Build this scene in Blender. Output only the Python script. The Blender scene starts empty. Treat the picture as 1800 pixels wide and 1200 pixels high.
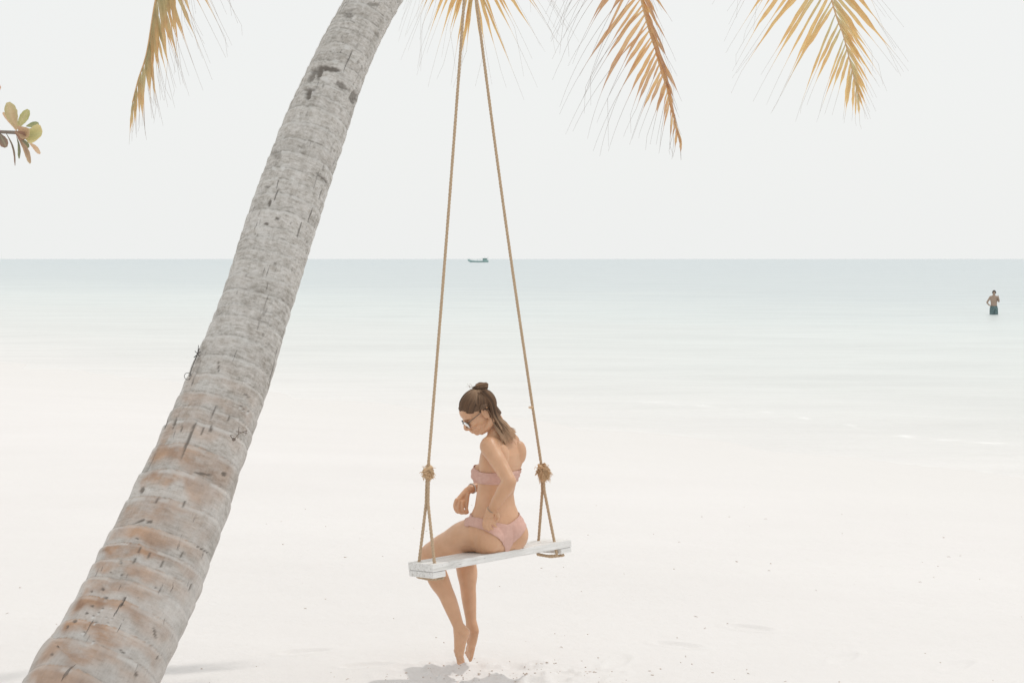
import bpy, bmesh, math, random
import numpy as np
from mathutils import Vector, Matrix

random.seed(7); rng = np.random.default_rng(7)
scene = bpy.context.scene
COL = scene.collection

# ------------------------------------------------------------------ camera
EYE = 2.10          # camera height above the dry sand
F = 2500.0          # focal length in photograph pixels (1800 wide)
cam_d = bpy.data.cameras.new('camera'); cam = bpy.data.objects.new('camera', cam_d); COL.objects.link(cam)
cam.location = (0, 0, EYE); cam.rotation_euler = (math.radians(90), 0, 0)
cam_d.lens = 50.0; cam_d.sensor_width = 36.0; cam_d.shift_y = -145 / 1800
cam_d.clip_start = 0.1; cam_d.clip_end = 80000
scene.camera = cam

# ------------------------------------------------------------------ light
SUN_DIR = Vector((0.40, 0.25, 1.0)).normalized()
SUN_EL = math.asin(SUN_DIR.z); SUN_AZ = math.atan2(SUN_DIR.x, SUN_DIR.y)
world = bpy.data.worlds.new('World'); scene.world = world; world.use_nodes = True
wn = world.node_tree; wn.nodes.clear()
def N(nt, typ, **kw):
    n = nt.nodes.new(typ)
    for k, v in kw.items(): setattr(n, k, v)
    return n
sky = N(wn, 'ShaderNodeTexSky', sky_type='NISHITA', sun_disc=False)
sky.sun_elevation = SUN_EL; sky.sun_rotation = SUN_AZ
sky.altitude = 0; sky.air_density = 1.0; sky.dust_density = 6.0; sky.ozone_density = 1.0
veil = N(wn, 'ShaderNodeMix', data_type='RGBA'); veil.inputs[0].default_value = 0.90    # thin white overcast veil
VEIL = 16.8
veil.inputs[7].default_value = (VEIL * 1.0, VEIL * 1.012, VEIL * 1.0, 1)
bgn = N(wn, 'ShaderNodeBackground'); bgn.inputs['Strength'].default_value = 0.10
wo = N(wn, 'ShaderNodeOutputWorld')
wn.links.new(sky.outputs[0], veil.inputs[6]); wn.links.new(veil.outputs[2], bgn.inputs['Color']); wn.links.new(bgn.outputs[0], wo.inputs[0])
sun_d = bpy.data.lights.new('sun', 'SUN'); sun_d.energy = 2.0; sun_d.angle = math.radians(0.9); sun_d.color = (1.0, 0.955, 0.90)
sun = bpy.data.objects.new('sun', sun_d); COL.objects.link(sun)
sun.rotation_euler = SUN_DIR.to_track_quat('Z', 'Y').to_euler(); sun.location = (4, 3, 12)

vs = scene.view_settings
vs.view_transform = 'Standard'; vs.look = 'None'; vs.gamma = 1; vs.use_curve_mapping = False
vs.exposure = -0.815
scene.cycles.max_bounces = 6; scene.cycles.transparent_max_bounces = 8
scene.cycles.diffuse_bounces = 4

# ------------------------------------------------------------------ helpers
def P(u, v, y):
    """point in the scene that stands at depth y and lies on the sight line of photograph pixel (u, v)"""
    return Vector(((u - 900) / F * y, y, EYE - (v - 455) / F * y))

def tag(o, label=None, cat=None, group=None, kind=None):
    if label: o['label'] = label
    if cat: o['category'] = cat
    if group: o['group'] = group
    if kind: o['kind'] = kind
    return o

def empty(name, loc, label, cat, group=None):
    o = bpy.data.objects.new(name, None); COL.objects.link(o); o.location = loc; o.empty_display_size = 0.1
    return tag(o, label, cat, group)

class MB:
    """collects vertices and faces; build() links them as one mesh object"""
    def __init__(s): s.v = []; s.f = []; s.c = []
    def add(s, verts, faces, col=None):
        n = len(s.v); s.v += [tuple(p) for p in verts]; s.f += [tuple(i + n for i in q) for q in faces]
        s.c += [col] * len(verts) if (col is None or isinstance(col, tuple)) else list(col)
        return s
    def box(s, c, ax, h):
        c = Vector(c); vs_ = []
        for i in (-1, 1):
            for j in (-1, 1):
                for k in (-1, 1): vs_.append(c + ax[0] * (i * h[0]) + ax[1] * (j * h[1]) + ax[2] * (k * h[2]))
        return s.add(vs_, [(0, 1, 3, 2), (4, 6, 7, 5), (0, 4, 5, 1), (2, 3, 7, 6), (0, 2, 6, 4), (1, 5, 7, 3)])
    def build(s, name, mat, parent=None, smooth=True):
        me = bpy.data.meshes.new(name); me.from_pydata(s.v, [], s.f); me.update()
        if smooth: me.polygons.foreach_set('use_smooth', [True] * len(me.polygons))
        if s.c and s.c[0] is not None:
            a = me.color_attributes.new('tint', 'FLOAT_COLOR', 'POINT')
            a.data.foreach_set('color', np.array([(c[0], c[1], c[2], 1) for c in s.c], dtype=np.float32).ravel())
        o = bpy.data.objects.new(name, me); COL.objects.link(o)
        if mat: me.materials.append(mat)
        put(o, parent); return o

def put(o, parent):
    if parent is not None:
        bpy.context.view_layer.update()
        o.parent = parent; o.matrix_parent_inverse = WM(parent).inverted()
def WM(o):
    m = o.matrix_basis.copy()
    if o.parent: m = WM(o.parent) @ o.matrix_parent_inverse @ m
    return m

def frames(pts):
    pts = [Vector(p) for p in pts]; out = []
    up = None
    for i in range(len(pts)):
        t = (pts[min(i + 1, len(pts) - 1)] - pts[max(i - 1, 0)]).normalized()
        if up is None:
            a = Vector((0, 0, 1)) if abs(t.z) < 0.9 else Vector((1, 0, 0))
            up = (a - t * a.dot(t)).normalized()
        else: up = (up - t * up.dot(t)).normalized()
        out.append((t, up, t.cross(up)))
    return out

def smooth_path(pts, rad=None, k=6):
    """Catmull-Rom through points (and radii)"""
    pts = [Vector(p) for p in pts]; n = len(pts); op, orr = [], []
    for i in range(n - 1):
        p0, p1, p2, p3 = pts[max(i - 1, 0)], pts[i], pts[i + 1], pts[min(i + 2, n - 1)]
        for j in range(k):
            t = j / k
            op.append(0.5 * ((2 * p1) + (p2 - p0) * t + (2 * p0 - 5 * p1 + 4 * p2 - p3) * t * t + (3 * p1 - p0 - 3 * p2 + p3) * t ** 3))
            if rad: orr.append(rad[i] + (rad[i + 1] - rad[i]) * (t * t * (3 - 2 * t)))
    op.append(pts[-1])
    if rad: orr.append(rad[-1]); return op, orr
    return op

def tube(mb, pts, rad, n=12, col=None, cap=True, round_ends=True):
    pts = [Vector(p) for p in pts]
    if not hasattr(rad, '__len__'): rad = [rad] * len(pts)
    rad = list(rad)
    if round_ends:
        fr = frames(pts)
        a, b = [], []
        for q in (0.98, 0.8, 0.45):
            s = math.sqrt(1 - q * q)
            a.append((pts[0] - fr[0][0] * rad[0] * q, rad[0] * s)); b.append((pts[-1] + fr[-1][0] * rad[-1] * q, rad[-1] * s))
        pts = [x[0] for x in a] + pts + [x[0] for x in reversed(b)]
        rad = [x[1] for x in a] + rad + [x[1] for x in reversed(b)]
    fr = frames(pts); V = []; Fc = []
    for p, r, (t, u, w) in zip(pts, rad, fr):
        for k in range(n):
            th = 2 * math.pi * k / n; V.append(p + (u * math.cos(th) + w * math.sin(th)) * r)
    m = len(pts)
    for i in range(m - 1):
        for k in range(n):
            k2 = (k + 1) % n; Fc.append((i * n + k, i * n + k2, (i + 1) * n + k2, (i + 1) * n + k))
    if cap:
        Fc.append(tuple(range(n - 1, -1, -1))); Fc.append(tuple((m - 1) * n + k for k in range(n)))
    return mb.add(V, Fc, col)

def ellipsoid(mb, c, ax, r, n=20, m=12, col=None):
    c = Vector(c); V = [c + ax[2] * r[2]]; Fc = []
    for i in range(1, m):
        ph = math.pi * i / m
        for k in range(n):
            th = 2 * math.pi * k / n
            V.append(c + ax[0] * (r[0] * math.sin(ph) * math.cos(th)) + ax[1] * (r[1] * math.sin(ph) * math.sin(th)) + ax[2] * (r[2] * math.cos(ph)))
    V.append(c - ax[2] * r[2]); L = len(V) - 1
    for k in range(n):
        k2 = (k + 1) % n; Fc.append((0, 1 + k, 1 + k2)); Fc.append((L, 1 + (m - 2) * n + k2, 1 + (m - 2) * n + k))
        for i in range(m - 2): Fc.append((1 + i * n + k, 1 + (i + 1) * n + k, 1 + (i + 1) * n + k2, 1 + i * n + k2))
    return mb.add(V, Fc, col)

XYZ = (Vector((1, 0, 0)), Vector((0, 1, 0)), Vector((0, 0, 1)))

# numpy value noise -------------------------------------------------
def _h(ix, iy, iz, seed):
    n = (ix * 374761393 + iy * 668265263 + iz * 2147483647 + seed * 1274126177) & 0xffffffff
    n = ((n ^ (n >> 13)) * 1274126177) & 0xffffffff
    return ((n ^ (n >> 16)) & 0xffff) / 65535.0
def noise(x, y, z=None, seed=0):
    x = np.asarray(x, float); y = np.asarray(y, float); z = np.zeros_like(x) if z is None else np.asarray(z, float)
    fx, fy, fz = np.floor(x), np.floor(y), np.floor(z)
    ix, iy, iz = fx.astype(np.int64), fy.astype(np.int64), fz.astype(np.int64)
    tx, ty, tz = x - fx, y - fy, z - fz
    tx = tx * tx * (3 - 2 * tx); ty = ty * ty * (3 - 2 * ty); tz = tz * tz * (3 - 2 * tz)
    r = 0
    for a in (0, 1):
        for b in (0, 1):
            for c in (0, 1):
                r = r + _h(ix + a, iy + b, iz + c, seed) * (tx if a else 1 - tx) * (ty if b else 1 - ty) * (tz if c else 1 - tz)
    return r * 2 - 1
def fbm(x, y, z=None, o=4, seed=0):
    r = 0; a = 1; s = 0
    for k in range(o):
        f = 2.03 ** k; r = r + a * noise(np.asarray(x) * f + 17.3 * k, np.asarray(y) * f + 5.1 * k, None if z is None else np.asarray(z) * f, seed + k); s += a; a *= 0.5
    return r / s
def sstep(a, b, x):
    t = np.clip((x - a) / (b - a), 0, 1); return t * t * (3 - 2 * t)

# ------------------------------------------------------------------ materials
def mat(name, base=(0.5, 0.5, 0.5), rough=0.8, spec=0.3):
    m = bpy.data.materials.new(name); m.use_nodes = True; nt = m.node_tree; b = nt.nodes['Principled BSDF']
    b.inputs['Base Color'].default_value = (*base, 1); b.inputs['Roughness'].default_value = rough
    b.inputs['Specular IOR Level'].default_value = spec
    return m, nt, b
def nz(nt, vec, scale, detail=4, rough=0.55, dim='3D', dist=0.0):
    n = N(nt, 'ShaderNodeTexNoise'); n.inputs['Scale'].default_value = scale; n.inputs['Detail'].default_value = detail
    n.inputs['Roughness'].default_value = rough; n.inputs['Distortion'].default_value = dist
    if vec is not None: nt.links.new(vec, n.inputs['Vector'])
    return n.outputs['Fac']
def mapping(nt, vec, sc=(1, 1, 1), loc=(0, 0, 0)):
    n = N(nt, 'ShaderNodeMapping'); n.inputs['Scale'].default_value = sc; n.inputs['Location'].default_value = loc
    nt.links.new(vec, n.inputs['Vector']); return n.outputs[0]
def ramp(nt, fac, stops, interp='LINEAR'):
    n = N(nt, 'ShaderNodeValToRGB'); n.color_ramp.interpolation = interp
    e = n.color_ramp.elements
    while len(e) < len(stops): e.new(0.5)
    for el, (p, c) in zip(e, stops):
        el.position = p; el.color = (*c, 1) if hasattr(c, '__len__') else (c, c, c, 1)
    nt.links.new(fac, n.inputs[0]); return n.outputs[0]
def mix(nt, fac, a, b, typ='MIX'):
    n = N(nt, 'ShaderNodeMix', data_type='RGBA', blend_type=typ)
    for s, v in ((n.inputs[0], fac), (n.inputs[6], a), (n.inputs[7], b)):
        if isinstance(v, bpy.types.NodeSocket): nt.links.new(v, s)
        elif hasattr(v, '__len__'): s.default_value = (*v, 1)
        else: s.default_value = v
    return n.outputs[2]
def mth(nt, op, a, b=None, clamp=False):
    n = N(nt, 'ShaderNodeMath', operation=op, use_clamp=clamp)
    for s, v in ((n.inputs[0], a), (n.inputs[1], b)):
        if v is None: continue
        if isinstance(v, bpy.types.NodeSocket): nt.links.new(v, s)
        else: s.default_value = v
    return n.outputs[0]
def bump(nt, b, h, strength=0.4, dist=0.01, prev=None):
    n = N(nt, 'ShaderNodeBump'); n.inputs['Strength'].default_value = strength; n.inputs['Distance'].default_value = dist
    nt.links.new(h, n.inputs['Height'])
    if prev is not None: nt.links.new(prev, n.inputs['Normal'])
    if b is not None: nt.links.new(n.outputs[0], b.inputs['Normal'])
    return n.outputs[0]
def objco(nt): return N(nt, 'ShaderNodeTexCoord').outputs['Object']
def geoco(nt): return N(nt, 'ShaderNodeNewGeometry').outputs['Position']
def attr(nt, name): return N(nt, 'ShaderNodeAttribute', attribute_name=name)

# sand
M_sand, nt, b = mat('pale_sand', (0.62, 0.6, 0.56), 0.95, 0.15)
co = geoco(nt)
big = nz(nt, mapping(nt, co, (0.5, 1.2, 1)), 0.5, 5)
c1 = ramp(nt, big, [(0.3, (0.742, 0.720, 0.709)), (0.7, (0.778, 0.757, 0.747))])
grain = nz(nt, co, 260, 3, 0.7)
c2 = mix(nt, 0.12, c1, ramp(nt, grain, [(0.35, (0.66, 0.63, 0.60)), (0.65, (0.86, 0.85, 0.84))]))
spk = ramp(nt, nz(nt, mapping(nt, co, (1, 1.6, 1)), 34, 2, 0.6), [(0.69, 0.0), (0.735, 1.0)])
spk2 = mth(nt, 'MULTIPLY', spk, ramp(nt, nz(nt, co, 1.3, 3), [(0.42, 0.0), (0.6, 1.0)]))
wet = attr(nt, 'shore').outputs['Fac']
c3 = mix(nt, mth(nt, 'MULTIPLY', spk2, 0.22), c2, (0.42, 0.33, 0.27))
c4 = mix(nt, mth(nt, 'MULTIPLY', wet, 0.8), c3, (0.735, 0.718, 0.700))
nt.links.new(c4, b.inputs['Base Color'])
n1 = bump(nt, None, nz(nt, co, 9, 6, 0.62), 0.35, 0.02)
bump(nt, b, grain, 0.25, 0.003, n1)

# sea
M_sea, nt, b = mat('shallow_sea', (0.5, 0.55, 0.55), 0.12, 0.5)
b.inputs['IOR'].default_value = 1.33
co = geoco(nt); dat = attr(nt, 'offshore').outputs['Fac']      # metres from the waterline, compressed
wob = mth(nt, 'ADD', dat, mth(nt, 'MULTIPLY', mth(nt, 'SUBTRACT', nz(nt, mapping(nt, co, (0.03, 0.10, 1)), 1.0, 5, 0.6), 0.5), 0.16))
depthc = ramp(nt, wob, [(0.0, (0.768, 0.748, 0.728)), (0.22, (0.738, 0.728, 0.708)), (0.38, (0.695, 0.706, 0.686)), (0.5, (0.665, 0.692, 0.675)),
                        (0.60, (0.635, 0.68, 0.67)), (0.74, (0.545, 0.60, 0.61)), (1.0, (0.515, 0.575, 0.595))])
streak = nz(nt, mapping(nt, co, (0.12, 0.55, 1)), 1.0, 6, 0.65)
col = mix(nt, 0.22, depthc, mix(nt, 1.0, depthc, ramp(nt, streak, [(0.3, 0.72), (0.7, 1.2)]), 'MULTIPLY'))
foamn = nz(nt, mapping(nt, co, (0.8, 2.2, 1)), 1.6, 8, 0.72)
foamb = attr(nt, 'foam').outputs['Fac']
foam = ramp(nt, mth(nt, 'MULTIPLY', foamb, foamn), [(0.42, 0.0), (0.56, 1.0)])
col = mix(nt, mth(nt, 'MULTIPLY', foam, 0.85), col, (0.88, 0.88, 0.87))
nt.links.new(col, b.inputs['Base Color'])
rg = mth(nt, 'ADD', 0.34, mth(nt, 'MULTIPLY', foam, 0.5)); nt.links.new(rg, b.inputs['Roughness'])
w1 = bump(nt, None, nz(nt, mapping(nt, co, (0.7, 1.7, 1)), 1.1, 7, 0.62, dist=0.4), 0.55, 0.10)
bump(nt, b, nz(nt, mapping(nt, co, (2.5, 5, 1)), 2.2, 4, 0.6), 0.35, 0.02, w1)

# palm bark
M_bark, nt, b = mat('palm_bark', (0.5, 0.47, 0.44), 0.92, 0.15)
tc = attr(nt, 'trunkco').outputs['Vector']; feat = attr(nt, 'feature')    # R stain, G gouge, B ring edge
fs = N(nt, 'ShaderNodeSeparateColor'); nt.links.new(feat.outputs['Color'], fs.inputs[0])
g1 = nz(nt, tc, 9, 6, 0.65); g2 = nz(nt, mapping(nt, tc, (1, 1, 3.2)), 22, 6, 0.72)
bc = ramp(nt, g1, [(0.25, (0.50, 0.495, 0.482)), (0.5, (0.64, 0.632, 0.618)), (0.75, (0.76, 0.75, 0.735))])
sz = N(nt, 'ShaderNodeSeparateXYZ'); nt.links.new(tc, sz.inputs[0])
upm = ramp(nt, mth(nt, 'MULTIPLY', sz.outputs[2], 0.25), [(0.12, 0.25), (0.50, 1.0)])     # the old lower stem is worn smoother
bc = mix(nt, mth(nt, 'MULTIPLY', upm, 0.8), bc, ramp(nt, g2, [(0.30, (0.16, 0.155, 0.145)), (0.5, (0.49, 0.485, 0.475)), (0.70, (0.80, 0.79, 0.78))]), 'OVERLAY')
fib = nz(nt, mapping(nt, tc, (1, 1, 0.16)), 95, 4, 0.7)          # vertical fibres
bc = mix(nt, 0.5, bc, ramp(nt, fib, [(0.3, (0.36, 0.35, 0.34)), (0.7, (0.64, 0.63, 0.62))]), 'OVERLAY')
hz = nz(nt, mapping(nt, tc, (0.6, 0.6, 5)), 30, 4, 0.7)
bc = mix(nt, mth(nt, 'MULTIPLY', upm, 0.5), bc, ramp(nt, hz, [(0.3, (0.34, 0.33, 0.32)), (0.7, (0.66, 0.65, 0.64))]), 'OVERLAY')
rt_ = attr(nt, 'ringtone').outputs['Fac']
bc = mix(nt, 1.0, bc, ramp(nt, mth(nt, 'ADD', mth(nt, 'MULTIPLY', rt_, 0.5), 0.5), [(0.0, (0.50, 0.48, 0.46)), (0.5, (0.95, 0.945, 0.94)), (1.0, (1.12, 1.12, 1.12))]), 'MULTIPLY')
stain_n = nz(nt, mapping(nt, tc, (1, 1, 1.6)), 5.0, 5, 0.6)
stain = mth(nt, 'MULTIPLY', fs.outputs[0], ramp(nt, stain_n, [(0.32, 0.25), (0.52, 1.0)]), True)
sc_ = ramp(nt, nz(nt, tc, 14, 4), [(0.3, (0.33, 0.195, 0.125)), (0.7, (0.58, 0.36, 0.23))])
bc = mix(nt, mth(nt, 'MULTIPLY', stain, 0.92), bc, sc_)
bc = mix(nt, mth(nt, 'MULTIPLY', fs.outputs[2], 0.6), bc, (0.74, 0.73, 0.71))
crk = ramp(nt, nz(nt, mapping(nt, tc, (1, 1, 0.13)), 40, 3, 0.6), [(0.655, 0.0), (0.70, 1.0)])
crkm = mth(nt, 'MULTIPLY', crk, ramp(nt, nz(nt, tc, 3.2, 2), [(0.42, 0.0), (0.6, 1.0)]))
bc = mix(nt, mth(nt, 'MULTIPLY', crkm, 0.7), bc, (0.17, 0.155, 0.14))
bc = mix(nt, mth(nt, 'MULTIPLY', fs.outputs[1], 0.85), bc, (0.17, 0.15, 0.13))
nt.links.new(bc, b.inputs['Base Color'])
h = mth(nt, 'ADD', mth(nt, 'MULTIPLY', mth(nt, 'MULTIPLY', g2, upm), 0.9), mth(nt, 'ADD', mth(nt, 'MULTIPLY', fib, 0.5), mth(nt, 'ADD', mth(nt, 'MULTIPLY', mth(nt, 'MULTIPLY', hz, upm), 0.6), mth(nt, 'MULTIPLY', crkm, -1.2))))
bump(nt, b, h, 0.85, 0.009)

def leaf_mat(name, trans=0.45):
    m, nt, b = mat(name, (0.5, 0.4, 0.2), 0.55, 0.3)
    a = attr(nt, 'tint').outputs['Color']
    v = mix(nt, 0.35, a, ramp(nt, nz(nt, mapping(nt, geoco(nt), (1, 1, 1)), 26, 4), [(0.3, (0.32, 0.3, 0.28)), (0.7, (0.68, 0.68, 0.66))]), 'OVERLAY')
    nt.links.new(v, b.inputs['Base Color'])
    t = N(nt, 'ShaderNodeBsdfTranslucent'); nt.links.new(v, t.inputs[0])
    mx = N(nt, 'ShaderNodeMixShader'); mx.inputs[0].default_value = trans
    nt.links.new(b.outputs[0], mx.inputs[1]); nt.links.new(t.outputs[0], mx.inputs[2])
    nt.links.new(mx.outputs[0], nt.nodes['Material Output'].inputs[0]); return m
M_leaf = leaf_mat('palm_leaf', 0.55)
M_aleaf = leaf_mat('broad_leaf', 0.4)

def noisy(name, c0, c1, scale, rough=0.8, spec=0.3, bs=0.3, bd=0.003, sc=(1, 1, 1), co=None):
    m, nt, b = mat(name, c0, rough, spec); o = geoco(nt) if co is None else co(nt)
    n = nz(nt, mapping(nt, o, sc), scale, 5, 0.6)
    nt.links.new(ramp(nt, n, [(0.3, c0), (0.7, c1)]), b.inputs['Base Color']); bump(nt, b, n, bs, bd); return m
M_rachis = noisy('leaf_stalk', (0.55, 0.36, 0.18), (0.68, 0.47, 0.28), 30, 0.6)
M_rope = noisy('hemp_rope', (0.42, 0.305, 0.20), (0.64, 0.49, 0.345), 160, 0.95, 0.1, 0.5, 0.002)
M_fray = noisy('frayed_hemp', (0.58, 0.40, 0.235), (0.80, 0.59, 0.39), 90, 0.95, 0.1)
M_branch = noisy('branch_bark', (0.16, 0.13, 0.115), (0.28, 0.235, 0.2), 40, 0.9, 0.1)
M_skin = noisy('tanned_skin', (0.55, 0.305, 0.175), (0.70, 0.42, 0.262), 6, 0.42, 0.6, 0.05, 0.001)
bk = M_skin.node_tree.nodes['Principled BSDF']; bk.inputs['Subsurface Weight'].default_value = 0.12; bk.inputs['Subsurface Radius'].default_value = (0.02, 0.008, 0.004); bk.inputs['Subsurface Scale'].default_value = 0.5
M_pink = noisy('dusty_pink_fabric', (0.60, 0.375, 0.315), (0.68, 0.445, 0.38), 60, 0.85, 0.15, 0.2, 0.001)
M_hair, nt, b = mat('brown_hair', (0.15, 0.1, 0.07), 0.6, 0.08)
nt.links.new(attr(nt, 'tint').outputs['Color'], b.inputs['Base Color'])
M_haircap = noisy('brown_hair_cap', (0.105, 0.066, 0.044), (0.185, 0.115, 0.075), 120, 0.65, 0.15, 0.5, 0.002)
M_lens, nt, b = mat('mirrored_lens', (0.86, 0.88, 0.88), 0.15, 0.8); b.inputs['Metallic'].default_value = 0.9
M_frame = mat('dark_frame', (0.08, 0.075, 0.07), 0.35, 0.5)[0]
M_white, nt, b = mat('worn_white_paint', (0.7, 0.7, 0.68), 0.6, 0.3)
co = objco(nt)
wn_ = nz(nt, mapping(nt, co, (1.2, 14, 14)), 6, 6, 0.7)
pc = ramp(nt, wn_, [(0.26, (0.42, 0.40, 0.37)), (0.44, (0.74, 0.73, 0.71)), (0.62, (0.85, 0.845, 0.835))])
chip = ramp(nt, nz(nt, mapping(nt, co, (2, 8, 8)), 12, 5, 0.7), [(0.60, 0.0), (0.65, 1.0)])
nt.links.new(mix(nt, mth(nt, 'MULTIPLY', chip, 0.6), pc, (0.36, 0.32, 0.28)), b.inputs['Base Color'])
bump(nt, b, wn_, 0.4, 0.002)

# ------------------------------------------------------------------ ground: one sheet of sand from the beach to the sea bed
WL = -0.60                                            # water level
def offshore(x, y): return (y - 23.5 + 0.95 * x) / 1.379
def ground_z(x, y):
    d = offshore(x, y)
    z = np.where(d < 0, WL * sstep(-9.5, 3.2, d) / sstep(-9.5, 3.2, 0.0), WL - 0.6 * np.clip(d / 50, 0, 1) ** 0.9 - 7 * np.clip((d - 50) / 600, 0, 1))
    return z
def steps(brk):
    out = []
    for a, b_, s in brk:
        n = max(1, int(round((b_ - a) / s))); out += list(np.linspace(a, b_, n, endpoint=False))
    out.append(brk[-1][1]); return np.array(out)
def sheet(name, xs, ys, zf, material, attrs=()):
    X, Y = np.meshgrid(xs, ys); Z = zf(X, Y); nx, ny = len(xs), len(ys)
    me = bpy.data.meshes.new(name)
    V = np.stack([X, Y, Z], -1).reshape(-1, 3).astype(np.float32)
    i = np.arange((ny - 1) * (nx - 1)); r = i // (nx - 1); c = i % (nx - 1); a = r * nx + c
    Q = np.stack([a, a + 1, a + nx + 1, a + nx], -1).astype(np.int32)
    me.vertices.add(len(V)); me.vertices.foreach_set('co', V.ravel())
    me.loops.add(Q.size); me.loops.foreach_set('vertex_index', Q.ravel())
    me.polygons.add(len(Q)); me.polygons.foreach_set('loop_start', np.arange(0, Q.size, 4, dtype=np.int32))
    me.polygons.foreach_set('use_smooth', np.ones(len(Q), dtype=bool))
    me.update(calc_edges=True); me.validate()
    for an, af in attrs:
        at = me.attributes.new(an, 'FLOAT', 'POINT'); at.data.foreach_set('value', af(X, Y).ravel().astype(np.float32))
    o = bpy.data.objects.new(name, me); COL.objects.link(o); me.materials.append(material); return o
xs = steps([(-30000, -3000, 9000), (-3000, -300, 900), (-300, -40, 40), (-40, -8, 2), (-8, -3.4, 0.2), (-3.4, 3.6, 0.016), (3.6, 8, 0.2), (8, 40, 2), (40, 300, 40), (300, 3000, 900), (3000, 30000, 9000)])
ys = steps([(-300, -20, 40), (-20, 4, 1), (4, 6.7, 0.1), (6.7, 8.4, 0.013), (8.4, 11, 0.045), (11, 20, 0.25), (20, 80, 2.5), (80, 800, 60), (800, 8000, 1200), (8000, 32000, 6000)])
def churn(x, y):                                      # trampled patch under the swing
    a = np.exp(-(((x + 0.18) / 0.42) ** 2 + ((y - 7.18) / 0.26) ** 2)) + 0.8 * np.exp(-(((x - 0.12) / 0.42) ** 2 + ((y - 7.20) / 0.2) ** 2))
    return np.clip(a, 0, 1)
def sand_z(x, y):
    z = ground_z(x, y)
    near = sstep(40, 10, np.abs(y)) * sstep(16, 6, np.abs(x))
    z = z + near * (0.012 * fbm(x * 0.9, y * 1.5, o=3, seed=3) + 0.004 * fbm(x * 4, y * 6, o=3, seed=9))
    c = churn(x, y)
    r = fbm(x * 17, y * 17, o=4, seed=21)
    z = z + c * (0.026 * fbm(x * 6, y * 6, o=2, seed=5) + 0.048 * np.clip(r - 0.12, 0, 1) - 0.012 * np.clip(-r - 0.15, 0, 1))
    # footprints
    for fx, fy, an in ((-1.1, 7.6, 0.3), (0.9, 7.75, -0.4), (1.35, 8.1, -0.5), (-0.75, 7.35, 0.2), (1.75, 7.5, 0.9), (2.3, 7.35, 0.7), (0.55, 7.42, 1.1)):
        ca, sa = math.cos(an), math.sin(an); dx, dy = x - fx, y - fy
        l = (dx * ca + dy * sa) / 0.13; w = (-dx * sa + dy * ca) / 0.05; q = np.sqrt(l * l + w * w)
        z = z - 0.010 * sstep(1.15, 0.6, q) + 0.005 * np.exp(-((q - 1.25) / 0.25) ** 2)
    return z
beach = sheet('sand_ground', xs, ys, sand_z, M_sand, (('shore', lambda x, y: sstep(-8, -0.3, offshore(x, y) + 0.5 * fbm(x * .12, y * .12, o=2, seed=99))),))
tag(beach, 'pale sand beach sloping down to the water', kind='structure')

wxs = steps([(-30000, -3000, 9000), (-3000, -300, 900), (-300, -60, 20), (-60, 70, 0.5), (70, 300, 20), (300, 3000, 900), (3000, 30000, 9000)])
wys = steps([(10, 14, 2), (14, 45, 0.16), (45, 90, 0.5), (90, 400, 4), (400, 4000, 300), (4000, 32000, 4000)])
def sea_z(x, y):
    d = offshore(x, y)
    amp = sstep(-1.5, 8, d) * sstep(300, 60, y)
    ph = d * 1.15 + 1.6 * noise(x * 0.08, y * 0.08, seed=31)
    z = 0.022 * np.sin(ph) + 0.02 * fbm(x * 0.35, y * 0.7, o=4, seed=33)
    ridge = 0.035 * np.exp(-((d - 4.2 - 1.2 * noise(x * 0.15, y * 0.1, seed=37)) / 0.5) ** 2) + 0.03 * np.exp(-((d - 9.5 - 1.8 * noise(x * 0.1, y * 0.1, seed=38)) / 0.7) ** 2)
    return WL + amp * (z + ridge)
def foam_a(x, y):
    d = offshore(x, y); j = noise(x * 0.25, y * 0.25, seed=41)
    f = 0.80 * np.exp(-((d - 0.4 - 1.3 * j) / 0.55) ** 2) + 0.95 * np.exp(-((d - 3.4 - 1.5 * j) / 0.45) ** 2) * sstep(-2, 3, x) + 0.7 * np.exp(-((d - 8.6 - 1.8 * j) / 0.5) ** 2)
    return np.clip(f * sstep(-12, -2, x), 0, 1.1)
sea = sheet('sea', wxs, wys, sea_z, M_sea, (('offshore', lambda x, y: np.clip(np.log1p(np.clip(offshore(x, y), 0, None)) / math.log1p(400), 0, 1)), ('foam', foam_a)))
tag(sea, 'calm pale sea fading from milky shallows to blue grey at the horizon', kind='structure')

# ------------------------------------------------------------------ coconut palm
PALM_BASE = P(138, 1268, 6.46); PALM_BASE.z = 0
palm = empty('palm_tree', PALM_BASE, 'large coconut palm with a ringed grey trunk leaning right over the swing', 'palm tree')
cl = [(1360, 84, 6.44, .283), (1197, 163, 6.50, .279), (1150, 190, 6.52, .260), (1035, 249, 6.56, .249), (895, 313, 6.60, .227), (800, 352, 6.63, .203), (675, 401, 6.68, .188),
      (541, 448, 6.72, .168), (396, 493.5, 6.76, .161), (260, 541, 6.80, .149), (108, 602, 6.86, .131), (0, 658, 6.90, .126), (-100, 716, 6.93, .125),
      (-200, 780, 6.96, .124), (-330, 858, 7.0, .122), (-480, 915, 7.04, .122), (-620, 940, 7.06, .125), (-690, 948, 7.07, .135)]
cpts, crad = smooth_path([P(u, v, y) for v, u, y, r in cl], [r for *_, r in cl], 16)
cpts = [np.array(p) for p in cpts]; seg = np.r_[0, np.cumsum([np.linalg.norm(b_ - a) for a, b_ in zip(cpts, cpts[1:])])]
L_TR = seg[-1]; NR = int(L_TR / 0.0062); NA = 180
S = np.linspace(0, L_TR, NR)
C = np.stack([np.interp(S, seg, [p[i] for p in cpts]) for i in range(3)], -1); R = np.interp(S, seg, crad)
for _ in range(60): R[1:-1] = (R[:-2] + R[2:] + 2 * R[1:-1]) / 4
T = np.gradient(C, axis=0); T /= np.linalg.norm(T, axis=1)[:, None]
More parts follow.
